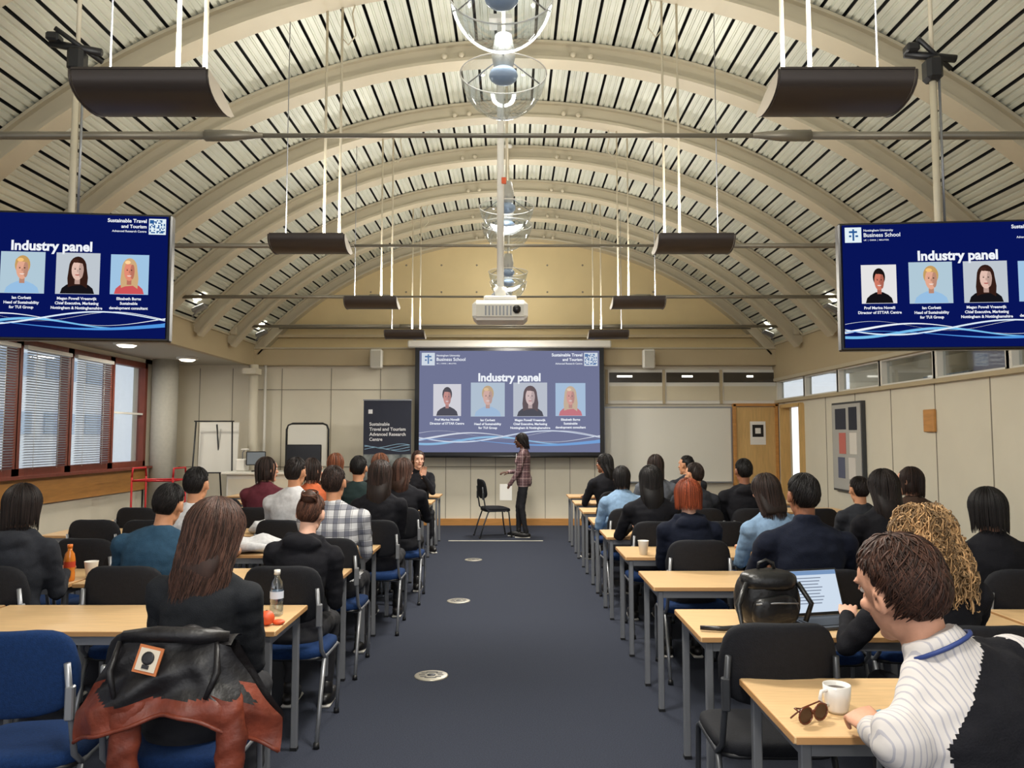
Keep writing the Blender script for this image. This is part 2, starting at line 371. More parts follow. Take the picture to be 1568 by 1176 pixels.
# ---------------------------------------------------------------- slide graphics
def disc(b,cx,cy,rx,ry,z,m,M,n=20,a0=0,a1=360):
    V=[(cx,cy,z)]+[(cx+rx*math.cos(R(a0+(a1-a0)*i/n)),cy+ry*math.sin(R(a0+(a1-a0)*i/n)),z) for i in range(n+1)]
    b.add(V,[(0,i,i+1) for i in range(1,n+1)],m,False,M)
def rect(b,x0,y0,x1,y1,z,m,M):b.add([(x0,y0,z),(x1,y0,z),(x1,y1,z),(x0,y1,z)],[(0,1,2,3)],m,False,M)
def blend(c,wash):
    return tuple(int(x*(1-wash)+g*wash) for x,g in zip(c,(176,178,198)))
def shade(c,k):return tuple(max(0,min(255,int(x*k))) for x in c)
def slide(b,W,M,tag,bgc,wash,st):
    H=W*.5625
    E=lambda n,c:emat('slide_%s_%s'%(tag,n),blend(c,wash),st)
    x_=lambda u:(u-.5)*W
    y_=lambda v:(.5-v)*H
    bg=emat('slide_%s_bg'%tag,bgc,st);wt=emat('slide_%s_white'%tag,(240,244,250),st);rect(b,-W/2,-H/2,W/2,H/2,0,bg,M)
    e=.0018
    rect(b,x_(.012),y_(.145),x_(.085),y_(.02),e,E('logobg',(226,240,246)),M)
    lb=E('logo',(40,90,150))
    for (u0,v0,u1,v1) in((.03,.05,.066,.066),(.045,.035,.053,.13),(.03,.085,.04,.10),(.058,.085,.07,.10)):rect(b,x_(u0),y_(v1),x_(u1),y_(v0),2*e,lb,M)
    text(b,'Nottingham University',x_(.095),y_(.055),e,wt,width=.13*W,align='L',M=M)
    text(b,'Business School',x_(.095),y_(.10),e,wt,width=.16*W,align='L',M=M)
    text(b,'UK  |  CHINA  |  MALAYSIA',x_(.095),y_(.132),e,wt,width=.11*W,align='L',M=M)
    text(b,'Sustainable Travel',x_(.905),y_(.055),e,wt,width=.17*W,align='R',bold=.025,M=M)
    text(b,'and Tourism',x_(.905),y_(.10),e,wt,width=.11*W,align='R',bold=.025,M=M)
    text(b,'Advanced Research Centre',x_(.905),y_(.135),e,wt,width=.15*W,align='R',M=M)
    rect(b,x_(.915),y_(.15),x_(.99),y_(.02),e,E('logobg',(226,240,246)),M)
    rnd=random.Random(3)
    for i in range(11):
        for j in range(11):
            if rnd.random()<.5 or (i<3 and j<3):rect(b,x_(.919+i*.0061),y_(.031+(j+1)*.0098),x_(.919+(i+1)*.0061),y_(.031+j*.0098),2*e,lb,M)
    text(b,'Industry panel',x_(.5),y_(.30),e,wt,width=.345*W,bold=.035,M=M)
    P=[(.155,.077,.33,.645,(228,226,226),(24,18,18),(206,120,100),(20,18,22),0,'Prof Marina Novelli','Director of STTAR Centre',''),
       (.38,.094,.315,.65,(176,200,214),(196,156,96),(226,168,142),(150,190,226),0,'Ian Corbett','Head of Sustainability','for TUI Group'),
       (.615,.094,.315,.65,(190,198,206),(52,30,24),(226,190,176),(22,20,24),1,'Megan Powell Vreeswijk','Chief Executive, Marketing','Nottingham & Nottinghamshire'),
       (.838,.083,.32,.645,(160,196,226),(206,170,124),(226,140,116),(206,84,88),1,'Elizabeth Burns','Sustainable','development consultant')]
    for k,(uc,hw,v0,v1,bgp,hc,fc,cc,lg,n1,n2,n3) in enumerate(P):
        rect(b,x_(uc-hw),y_(v1),x_(uc+hw),y_(v0),e,E('pbg%d'%k,bgp),M)
        hh=(v1-v0)*H;cx=x_(uc);top=y_(v0);mh=E('ph%d'%k,hc);mf=E('pf%d'%k,fc);mc=E('pc%d'%k,cc)
        ms_=E('pfs%d'%k,shade(fc,.82));mhl=E('phl%d'%k,shade(hc,1.25))
        ww=hw*W*.92
        V=[(cx-ww*.85,top-hh*.99,2*e),(cx+ww*.85,top-hh*.99,2*e),(cx+ww*.76,top-hh*.86,2*e),(cx+ww*.55,top-hh*.78,2*e),(cx+ww*.22,top-hh*.71,2*e),(cx-ww*.22,top-hh*.71,2*e),(cx-ww*.55,top-hh*.78,2*e),(cx-ww*.76,top-hh*.86,2*e)]
        b.add(V,[tuple(range(8))],mc,False,M)
        if lg:
            disc(b,cx,top-hh*.36,ww*.44,hh*.27,2.5*e,mh,M)
            b.add([(cx-ww*.44,top-hh*.36,2.5*e),(cx-ww*.50,top-hh*.62,2.5*e),(cx-ww*.46,top-hh*.84,2.5*e),(cx-ww*.22,top-hh*.80,2.5*e),(cx+ww*.22,top-hh*.78,2.5*e),(cx+ww*.48,top-hh*.86,2.5*e),(cx+ww*.52,top-hh*.6,2.5*e),(cx+ww*.44,top-hh*.36,2.5*e)],[tuple(range(8))],mh,False,M)
        else:disc(b,cx,top-hh*.32,ww*.38,hh*.23,2.5*e,mh,M)
        rect(b,cx-ww*.13,top-hh*.76,cx+ww*.13,top-hh*.55,3*e,ms_,M)
        disc(b,cx,top-hh*.42,ww*.30,hh*.245,3.2*e,mf,M)
        disc(b,cx+ww*.17,top-hh*.43,ww*.12,hh*.19,3.35*e,ms_,M)
        disc(b,cx-ww*.04,top-hh*.24,ww*.31,hh*.11,3.6*e,mh,M,a0=-12,a1=178)
        disc(b,cx-ww*.10,top-hh*.20,ww*.16,hh*.045,3.8*e,mhl,M)
        for sx in(-1,1):
            disc(b,cx+sx*ww*.12,top-hh*.395,ww*.045,hh*.013,4*e,E('peye',(50,36,34)),M,10);rect(b,cx+sx*ww*.12-ww*.06,top-hh*.365,cx+sx*ww*.12+ww*.06,top-hh*.355,4*e,ms_,M)
        disc(b,cx,top-hh*.53,ww*.12,hh*.026,4*e,E('plip',(240,224,216)) if k!=2 else E('plip2',(170,80,76)),M,12,180,360)
        rect(b,cx-ww*.02,top-hh*.475,cx+ww*.035,top-hh*.41,4*e,ms_,M)
        text(b,n1,cx,y_(v1+.045),e,wt,height=.022*H,bold=.03,M=M) 
        text(b,n2,cx,y_(v1+.083),e,wt,height=.022*H,bold=.03,M=M)
        if n3:text(b,n3,cx,y_(v1+.121),e,wt,height=.022*H,bold=.03,M=M)
    for k,(v,am,fr,ph,th,c) in enumerate(((.855,.045,1.15,2.6,.012,(240,246,252)),(.885,.035,1.35,1.2,.010,(120,190,235)),(.845,.055,1.0,.2,.006,(220,236,250)),(.90,.03,.9,4.0,.016,(80,150,225)),(.83,.04,1.5,3.6,.004,(240,246,252)))):
        V=[];n=60
        for i in range(n+1):
            u=i/n;vv=v+am*math.sin(2*math.pi*fr*u+ph);t=th*(.6+.5*math.sin(3.1*u+ph))
            V+=[(x_(u),y_(vv-t),(k+1)*e),(x_(u),y_(vv+t),(k+1)*e)]
        b.add(V,[(2*i,2*i+1,2*i+3,2*i+2) for i in range(n)],E('wave%d'%k,c),False,M)
RX=Matrix.Rotation(R(90),4,'X')
b=MB();sx=-.045;b.box((sx,13.62,2.235),(3.36,.02,1.98),M_screenb)
slide(b,3.2,Matrix.Translation((sx,13.604,2.22))@RX,'proj',(112,117,148),.38,1.0)
b.box((sx,13.64,3.24),(3.62,.16,.13),M_white,bev=.02);b.tube([(sx-1.7,13.62,1.245),(sx+1.7,13.62,1.245)],.02,M_plast)
for x in(-1.7,1.5):b.box((sx+x,13.74,3.3),(.05,.12,.06),M_steel)
b.obj('projection_screen')
for X,yaw in((-2.47,R(6)),(2.39,R(-5))):
    b=MB();slide(b,1.19,Matrix.Translation((0,-.042,0))@RX,'tv',(8,20,88),.0,1.0)
    b.box((0,0,0),(1.22,.06,.70),M_screenb,bev=.008);b.box((0,.06,0),(.6,.08,.4),M_plast,bev=.02);b.box((0,.12,.0),(.12,.06,.5),M_steeld)
    b.tube([(0,.16,-.25),(0,.16,1.34)],.019,M_rib,12);b.tube([(.035,.16,.3),(.035,.16,1.25)],.007,M_steel)
    b.box((0,.16,1.28),(.09,.10,.14),M_plast,bev=.02);b.tube([(-.15,.16,1.38),(.13,.16,1.34)],.022,M_plast);b.tube([(-.1,.1,1.44),(.12,.2,1.30)],.014,M_plast);b.box((-.12,.14,1.40),(.07,.08,.05),M_plast,bev=.01)
    b.tube([(0,.16,1.34),(0,.16,2.34)],.012,M_rib,10)
    b.obj('television',(X,4.1,2.46 if X<0 else 2.41),yaw)
for X in(-2.42,2.44):
    b=MB();b.box((0,0,0),(.21,.16,.34),M_white,bev=.02);b.box((0,-.083,.0),(.17,.006,.28),M_soff);b.box((0,.10,0),(.05,.08,.06),M_steel);b.obj('wall_speaker',(X,13.66,2.98))
# ---------------------------------------------------------------- ceiling lights
def vz(x):return CZ+math.sqrt(RV**2-(x-CX)**2)
def light(kind,name,loc,energy,color,rot=None,**kw):
    l=bpy.data.lights.new(name,kind);l.energy=energy;l.color=color
    for k,v in kw.items():setattr(l,k,v)
    o=bpy.data.objects.new(name,l);bpy.context.scene.collection.objects.link(o);o.location=loc
    if rot:o.rotation_euler=rot
    return o
PZ=3.15
for y in(.6,3.3,5.95,8.6,11.3):
    for X,sg in((-1.58,1),(1.42,-1)):
        b=MB();n=14;V=[];F=[];hw=.285
        prof2=[(-.150,.0),(-.148,-.03),(-.135,-.058),(-.110,-.080),(-.075,-.096),(-.03,-.106),(.02,-.110),(.07,-.106),(.115,-.094),(.15,-.074)]
        for (yy,zz) in prof2:
            for xx in(-hw,hw):V.append((xx,yy,zz))
        for i in range(len(prof2)-1):F.append((2*i,2*i+1,2*i+3,2*i+2))
        b.add(V,F,M_brown,True);V2=[(v[0],v[1]*.96,v[2]*.96+.004) for v in V];b.add(V2,[tuple(reversed(f)) for f in F],M_white,True)
        for s_ in(-1,1):
            b.add([(s_*hw,.0,.0)]+[(s_*(hw+.012),p[0]*1.03,p[1]*1.03) for p in prof2],[(0,i,i+1) for i in range(1,len(prof2))],mat('lamp_endcap',(150,140,124),.4))
            b.tube([(s_*(hw+.006),p[0],p[1]) for p in prof2],.005,M_brown,6)
        b.box((0,-.150,.003),(2*hw,.008,.010),M_brown);b.box((0,.15,-.074),(2*hw,.008,.010),M_brown)
        b.box((0,0,.0),(.5,.05,.03),M_steel);b.tube([(-.25,0,-.04),(.25,0,-.04)],.016,M_lampE2)
        for xx in(.10,.22):b.tube([(sg*xx,0,0),(sg*xx,0,vz(X+sg*xx)-PZ)],.010,M_rib,6)
        b.tube([(-sg*.2,0,0),(-sg*.2,0,vz(X-sg*.2)-PZ)],.004,M_steel,5)
        b.box((sg*.16,0,vz(X)-PZ-.02),(.24,.08,.05),M_white,bev=.01)
        zt=vz(X)-PZ-.1
        b.tube([(sg*.22,0,zt-.3),(sg*.27,0,zt-.36),(sg*.33,0,zt-.28),(sg*.30,0,zt-.1),(sg*.33,0,zt+.02)],.006,M_rib,6)
        b.obj('linear_pendant_light',(X,y,PZ))
        light('AREA','uplight',(X,y,PZ+.04),21,(1,.965,.89),(math.pi,0,0),shape='RECTANGLE',size=.5,size_y=.2)
for y in(-2,-1.3,.9,1.6,3.55,4.35,6.95,7.55,9.75,10.4,12.4,13.0):
    b=MB();X=-.05;n=14;rings=[]
    for i in range(n+1):
        t=R(86*i/n);rings.append((0,0,-.27*math.cos(t),max(.25*math.sin(t),.004),max(.25*math.sin(t),.004)))
    b.loft(rings,M_bowl,36,cap=False)
    b.tube([(.252*math.cos(R(10*i)),.252*math.sin(R(10*i)),-.012) for i in range(37)],.0045,M_white,6)
    b.ell((0,0,-.02),(.085,.085,.05),mat('lamp_core',(150,168,190),.3),nu=20,nv=8)
    b.loft([(0,0,0,.05,.05),(0,0,.10,.07,.07),(0,0,.22,.05,.05)],mat('lamp_stem',(170,168,160),.5),20)
    b.tube([(0,0,.2),(0,0,5.36-3.72)],.012,M_rib,8);b.ell((0,0,5.36-3.72),(.06,.06,.03),M_white,nu=14,nv=6)
    for k3 in range(3):
        a=R(120*k3+30);b.tube([(0,0,.10),(.25*math.cos(a),.25*math.sin(a),-.01)],.004,M_steel,5)
    b.obj('glass_bowl_pendant',(X,y,3.72))
for y in(-1.65,1.25,3.95,6.95,9.9,12.6):
    light('AREA','bowl_down',(-.05,y,3.38),{-1.65:50,1.25:62,3.95:84,12.6:72}.get(y,95),(1,.955,.875),(0,0,0),shape='DISK',size=.5)
    light('POINT','bowl_bulb',(-.05,y+.25,4.05),34,(1,.965,.89),shadow_soft_size=.2)
for y in(5.2,8.4,11.6):
    light('AREA','soffit_bulb',(-5.35,y,2.8),26,(1,.94,.84),(0,0,0),size=.3)
for y in ribs[0:10:2]:
    for X,sg in((-4.40,1),(4.50,-1)):
        b=MB();b.box((0,0,0),(.20,.12,.06),M_steel,Matrix.Rotation(R(-25*sg),4,'Y'),bev=.01);b.box((0,0,.033),(.15,.09,.008),M_lampE2,Matrix.Rotation(R(-25*sg),4,'Y'));b.tube([(-sg*.1,0,-.12),(0,0,0)],.012,M_steel);b.obj('wall_uplighter',(X,y-.5,3.40))
        light('SPOT','side_up',(X,y-.5,3.50),60,(1,.95,.84),(0,R(180-(-28)*-sg),0),spot_size=R(110),spot_blend=.8,shadow_soft_size=.05)
b=MB();b.box((0,0,0),(.47,.36,.17),M_white,bev=.035);b.box((0,-.182,-.01),(.40,.006,.10),M_soff)
for i in range(8):b.box((-.12+i*.03,-.187,-.01),(.012,.004,.08),M_steeld)
b.tube([(.14,-.16,.0),(.14,-.21,.0)],.035,M_plast);b.box((0,0,.11),(.28,.24,.04),M_white,bev=.01);b.tube([(0,0,.1),(0,0,.22)],.05,M_white,12)
for sx_ in(-1,1):b.tube([(sx_*.12,0,.1),(0,0,.22)],.012,M_steel)
b.tube([(0,0,.2),(0,0,2.60)],.030,M_white,12);b.box((0,0,2.59),(.2,.2,.04),M_white);b.box((.03,-.03,1.15),(.04,.03,.05),mat('orange_cable',(220,90,40),.5))
b.obj('ceiling_projector',(-.10,6.55,2.66))

# ---------------------------------------------------------------- desks
def mkdesk():
    b=MB();L=1.56;D=.55
    b.box((L/2,D/2,.708),(L,D,.024),M_wood,bev=.004)
    for yy in(.001,D-.001):b.box((L/2,yy,.708),(L-.01,.006,.020),M_woodedge)
    for xx in(.001,L-.001):b.box((xx,D/2,.708),(.006,D-.01,.020),M_woodedge)
    for xx in(.045,L-.045):
        for yy in(.045,D-.045):
            b.box((xx,yy,.345),(.032,.032,.69),M_steel,bev=.004);b.box((xx,yy,.008),(.036,.036,.016),M_plast)
        b.box((xx,D/2,.672),(.03,D-.09,.04),M_steel)
    for yy in(.045,D-.045):b.box((L/2,yy,.672),(L-.12,.03,.04),M_steel)
    return b.mesh('desk')
DM=mkdesk()
for k in range(9):
    y=2.32+1.12*k
    for x in(.83,2.42):
        if k==8 and x>2:continue
        place(DM,'desk',(x,y,0))
for k in range(8):
    y=3.54+1.12*k
    for x in(-1.07-1.56,-1.07-1.56*2-.02):place(DM,'desk',(x,y,0))
# ---------------------------------------------------------------- chairs
def mkchair(seat,back,frame=M_steel):
    b=MB()
    def sb(p):return[p[0],p[1],p[2]-.02*(p[1]/.22 if p[1]>0 else 0)**2]
    def bb(p):return[p[0]*(1-.12*max(0,p[2]/.15)),p[1]+.05*(p[0]/.22)**2+.0,p[2]]
    b.ell((0,.0,.445),(.225,.22,.035),seat,e=.45,nu=28,nv=10,fn=sb)
    b.ell((0,0,.42),(.215,.21,.012),M_plast,e=.3)
    TB=Matrix.Translation((0,-.25,.765))@Matrix.Rotation(R(8),4,'X')
    b.ell((0,0,0),(.22,.028,.155),back,e=.5,nu=28,nv=12,fn=bb,M=TB)
    for s_ in(-1,1):
        b.tube([(s_*.20,.22,0),(s_*.215,.19,.2),(s_*.215,.17,.40),(s_*.215,.13,.42),(s_*.215,-.15,.42),(s_*.212,-.21,.47),(s_*.205,-.235,.62),(s_*.195,-.255,.80)],.0115,frame,8)
        b.tube([(s_*.215,-.30,0),(s_*.215,-.24,.2),(s_*.215,-.16,.415)],.0115,frame,8)
        b.box((s_*.205,-.245,.66),(.03,.03,.12),frame,bev=.005)
        for yy,x in((.22,.20),(-.30,.215)):b.loft([(s_*x,yy,0,.017,.017),(s_*x,yy,.03,.015,.015)],M_plast,10)
    b.tube([(-.215,.1,.41),(.215,.1,.41)],.01,frame);b.tube([(-.215,-.15,.41),(.215,-.15,.41)],.01,frame)
    return b.mesh('chair')
CB=mkchair(M_blue,M_blue);CK=mkchair(M_blue,M_blackfab);CKK=mkchair(M_blackfab,M_blackfab,M_steeld)
def chair(x,y,yaw=0,kind=CK):return place(kind,'conference_chair',(x,y,0),R(yaw))

# ---------------------------------------------------------------- human figures
def ik(S,W,hint,L1=.285,L2=.255):
    S=Vector(S);W=Vector(W);d=W-S;D=d.length
    if D>L1+L2-.01:W=S+d.normalized()*(L1+L2-.01);d=W-S;D=d.length
    u=d.normalized();a=(L1*L1-L2*L2+D*D)/(2*D);h=math.sqrt(max(L1*L1-a*a,0));hv=Vector(hint);hv=hv-u*hv.dot(u);hv.normalize()
    return S+u*a+hv*h,W
def head_template():
    d=M_white;b=MB()
    b.ell((0,-.012,.018),(.075,.094,.092),d,nu=28,nv=18);b.ell((0,.022,-.038),(.058,.064,.078),d,nu=24,nv=16);b.ell((0,.030,.03),(.062,.062,.06),d)
    b.ell((0,.058,-.098),(.028,.026,.022),d);b.ell((0,.0,-.07),(.056,.06,.045),d)
    b.cap((0,.088,.008),(0,.106,-.028),.008,.0125,d);b.ell((.010,.096,-.034),(.009,.010,.007),d);b.ell((-.010,.096,-.034),(.009,.010,.007),d)
    for s_ in(-1,1):
        b.ell((s_*.03,.078,.026),(.022,.012,.008),d);b.ell((s_*.04,.066,-.026),(.02,.016,.016),d)
        b.ell((s_*.077,-.012,-.008),(.011,.018,.029),d,nu=14,nv=10)
    b.ell((0,.088,-.058),(.021,.009,.009),d)
    b.loft([(0,-.022,-.055,.050,.053),(0,-.026,-.10,.048,.050),(0,-.034,-.16,.054,.054),(0,-.04,-.185,.07,.06)],d,20)
    me=remesh(b,.0055,2)
    V=np.array([v.co[:] for v in me.vertices]);F=[tuple(p.vertices) for p in me.polygons]
    for s_ in(-1,1):
        dd=np.sqrt(((V[:,0]-s_*.031)/.02)**2+((V[:,2]-.006)/.013)**2);k=np.clip(1-dd,0,1)*(V[:,1]>.04);V[:,1]-=.008*k
        de=np.sqrt(((V[:,1]+.008)/.011)**2+((V[:,2]+.006)/.018)**2);k=np.clip(1-de,0,1)*(V[:,0]*s_>.076);V[:,0]-=s_*.009*k
    return V,F
HV,HF=head_template()
def head_mesh(skin,brow,lip):
    b=MB();b.add(HV,HF,skin,True)
    for s_ in(-1,1):
        b.ell((s_*.031,.0705,.005),(.0135,.0125,.0085),mat('eye_white',(226,220,212),.2),nu=14,nv=10)
        b.ell((s_*.031,.0815,.005),(.0055,.003,.0055),mat('iris',(40,26,18),.15),nu=10,nv=6)
        b.tube([(s_*.016,.091,.022),(s_*.03,.093,.028),(s_*.047,.080,.022)],[.002,.0032,.0015],brow,6)
        b.tube([(s_*.018,.080,.0075),(s_*.031,.0845,.0125),(s_*.044,.077,.0075)],[.0022,.0036,.0022],skin,6)
        b.tube([(s_*.019,.0815,.0065),(s_*.031,.0860,.0105),(s_*.043,.078,.0065)],[.001,.0014,.001],brow,5)
    b.tube([(-.022,.088,-.059),(-.009,.097,-.056),(0,.0965,-.058),(.009,.097,-.056),(.022,.088,-.059)],[.001,.0032,.003,.0032,.001],lip,6)
    b.tube([(-.019,.089,-.063),(0,.0965,-.066),(.019,.089,-.063)],[.001,.0042,.001],lip,6)
    return b
def hand_template(curl):
    d=M_white;b=MB()
    b.loft([(0,0,-.03,.026,.021),(0,0,0,.027,.019),(-.002,0,.03,.037,.017),(0,0,.06,.041,.015),(0,0,.085,.039,.012),(0,0,.092,.034,.008)],d,18,M=Matrix.Rotation(R(-90),4,'X'))
    fl=[(-.030,.068),(-.010,.077),(.011,.071),(.030,.056)]
    for k,(x,L) in enumerate(fl):
        p=Vector((x,.082,0));a=R(curl[0]);pts=[p-Vector((0,.02,0)),p];seg=(L*.45,L*.30,L*.25);sp=x*.35
        for i,s_ in enumerate(seg):
            p=p+Vector((sp*s_/.07*.5,math.cos(a)*s_,-math.sin(a)*s_));pts.append(p);a+=R(curl[1])
        rs=[.0092,.0092,.0085,.0076,.0062]
        for i in range(4):b.cap(pts[i],pts[i+1],rs[i],rs[i+1],d,10)
    t=[Vector((-.020,.012,-.004)),Vector((-.045,.038,-.012)),Vector((-.056,.066,-.022)),Vector((-.052,.090,-.034))];rs=[.014,.0125,.010,.0078]
    for i in range(3):b.cap(t[i],t[i+1],rs[i],rs[i+1],d,10)
    me=remesh(b,.0036,2);V=np.array([v.co[:] for v in me.vertices]);F=[tuple(p.vertices) for p in me.polygons];return V,F
HR=hand_template((10,22));HG=hand_template((28,42))
HM={}
def ss(e0,e1,x):
    u=min(1,max(0,(x-e0)/(e1-e0)));return u*u*(3-2*u)
def tint(c,k):return tuple(max(0,min(255,int(x*k+(3 if k>1 else 0)))) for x in c)
def hairmat(c):
    k='hair_%d_%d_%d'%c
    return mat(k,c,.55,noise_amt=.35,noise_scale=60,stretch=(1,1,.15),spec=.3)
def hairgeo(style,L,col,n,seed,wave=0,vol=1.0):
    rs=np.random.RandomState(seed);b=MB();C=np.array([0,-.014,.016]);RR=np.array([.084,.104,.104])
    hm=hairmat(tint(col,.75));tints=[hairmat(col),hairmat(tint(col,1.2)),hairmat(tint(col,.7))]
    lng=style in('long','curly','bob')
    if lng:RR=RR*np.array([vol,1+(vol-1)*.7,1+(vol-1)*.3])
    else:RR=np.array([.0805,.1005,.100])
    nu,nv=48,34;V=[];F=[]
    for j in range(nv+1):
        t=math.pi*j/nv
        for i in range(nu):
            a=2*math.pi*i/nu;d=np.array([math.sin(t)*math.sin(a),math.sin(t)*math.cos(a),math.cos(t)])
            z=C[2]+RR[2]*d[2];fy=d[1]
            face=ss(.22,.42,fy)*(1-ss(.045,.07,z)) if lng else ss(.10,.42,fy)*(1-ss(.055,.082,z))
            low=(1-ss(-.085,-.055,z))
            ear=0 if lng else ss(-.50,-.20,fy)*(1-ss(.006,.034,z))
            k=1-.26*max(face,ear)-.30*low
            if vol>1:k-= (vol-1)*face
            V.append(C+RR*d*k)
    for j in range(nv):
        for i in range(nu):
            q=(i+1)%nu;F.append((j*nu+i,j*nu+q,(j+1)*nu+q,(j+1)*nu+i))
    b.add(V,F,hm,True)
    if style in('long','bob'):
        rg=[];m=9
        for i in range(m+1):
            f=i/m;z=.03-f*(L-.02);back=-.04-.075*min(1,f*L/.17) if L>.16 else -.035
            w=(.076+.012*math.sin(math.pi*f)-(.03*f if L>.2 else .006*f))*vol
            rg.append((0,back,z,w,(.058-.036*f) if L>.16 else .064-.01*f))
        b.loft(rg,hm,24)
    S=n;NP=12;P=np.zeros((S,NP,3))
    if style!='curly':
      for s_ in range(S):
        sgn=1 if rs.rand()<.5 else -1;lift=1.0+rs.rand()*.06
        if lng:
            a=R(52+rs.rand()*128)*sgn;t0=R(3+rs.rand()*40)
            if abs(a)<R(75):t0=R(3+rs.rand()*20)
            LL=L*(.78+.30*rs.rand());arc=1.35*RR[2];tot=arc+LL;xs=rs.rand();ph=rs.rand()*6
            for i in range(NP):
                f=i/(NP-1)*tot
                if f<arc:
                    t=t0+(math.pi/2-t0)*f/arc;q=C+RR*lift*np.array([math.sin(t)*math.sin(a),math.sin(t)*math.cos(a),math.cos(t)])
                else:
                    g=f-arc;q=C+RR*lift*np.array([math.sin(a),math.cos(a),0]);q=q+np.array([0,0,-g]);q[0]*=1-(.35 if vol==1 else .12)*min(1,g/.3)*(.5+xs)
                    q[1]=min(q[1],q[1]*(1-.5*min(1,g/.1)));tgt=-.085-.055*max(0,-math.cos(a))
                    if L>.16:q[1]+=(tgt-q[1])*min(1,g/.16)*.85
                if wave:q=q+wave*np.array([math.sin(i*.9+ph),.6*math.cos(i*.8+ph),0])*(i/NP)
                P[s_,i]=q
        else:
            a=R(rs.rand()*180)*sgn;aa=abs(math.degrees(a))
            te=50+ (20*ss(45,100,aa))+(58*ss(98,132,aa));te+=rs.randn()*4.5
            t0=R(rs.rand()*(te-14));t1=min(t0+R(20+rs.rand()*16),R(te));dr=(rs.rand()-.5)*wave*1.6+.18
            if 35<aa<115:dr=(rs.rand()-.5)*wave*.6+.05
            kk=.35+.65*(1-ss(45,100,math.degrees(t1)));mess=wave*.11*rs.rand() if rs.rand()<.35 else wave*.03
            for i in range(NP):
                f=i/(NP-1);t=t0+(t1-t0)*f;ap=a+dr*f*.9;lf=1+((lift-1)+(.02+mess)*math.sin(f*math.pi*.75))*kk-.012*f
                P[s_,i]=C+RR*lf*np.array([math.sin(t)*math.sin(ap),math.sin(t)*math.cos(ap),math.cos(t)])
      k=1.0 if n<=200 else (.75 if n<500 else .55)
      rad=np.array([.0018]+[.0042]*(NP-4)+[.0034,.0024,.001])*k
    else:
        NP=46;P=np.zeros((n,NP,3))
        for s_ in range(n):
            sgn=1 if rs.rand()<.5 else -1;a=R(48+rs.rand()*132)*sgn;lift=1.0+rs.rand()*.38;t0=R(rs.rand()*80);ph=rs.rand()*6;am=.007+.011*rs.rand();fr=.5+rs.rand()*.6;LL=L*(.35+.75*rs.rand())
            arc=(math.pi/2-t0)*RR[2];tot=arc+LL;u1=rs.randn(3);u1/=np.linalg.norm(u1);u2=np.cross(u1,rs.randn(3));u2/=np.linalg.norm(u2)
            for i in range(NP):
                f=i/(NP-1)*tot;l2=1+(lift-1)*min(1,f/.05)
                if f<arc:t=t0+f/RR[2];q=C+RR*l2*np.array([math.sin(t)*math.sin(a),math.sin(t)*math.cos(a),math.cos(t)])
                else:
                    g=f-arc;q=C+RR*l2*np.array([math.sin(a)*(1+.40*min(1,g/.12)),math.cos(a),0])+np.array([0,-.04*min(1,g/.15),-g])
                q=q+am*(u1*math.sin(i*fr+ph)+u2*math.cos(i*fr+ph));P[s_,i]=q
        rad=.0030
    pick=rs.randint(0,3,S)
    for k2 in range(3):b.strands(P[pick==k2],rad,tints[k2])
    if style=='bun':
        b.ell((0,-.095,.085),(.045,.042,.042),hm)
        Q=[]
        for s_ in range(60):
            ph=rs.rand()*6.28;tl=rs.rand()*1.2-.6
            Q.append([[.047*math.cos(ph+u*.5)*(1+.05*rs.rand()),-.095+.046*math.sin(ph+u*.5)*math.cos(tl),.085+.046*math.sin(ph+u*.5)*math.sin(tl)+.03*math.sin(tl*2)] for u in range(9)])
        b.strands(np.array(Q),.003,tints[0])
    return b
HC={}
SK={'light':(208,154,126),'fair':(222,174,150),'tan':(190,136,102),'brown':(134,88,64),'dark':(88,56,42)}
def skinm(k):
    m=mat('skin_'+k,SK[k],.55,noise_amt=.10,noise_scale=24,bump=.08,bump_scale=200,spec=.35);return m
def segd(P,a,c):
    a=np.array(a);c=np.array(c);u=c-a;t=np.clip(((P-a)@u)/(u@u),0,1);return np.linalg.norm(P-(a+t[:,None]*u),axis=1)
def wl(x,y,yaw,sc,p):
    """world point -> person local"""
    v=Vector((p[0]-x,p[1]-y,p[2]));v=Matrix.Rotation(R(-yaw),3,'Z')@v;return v/sc
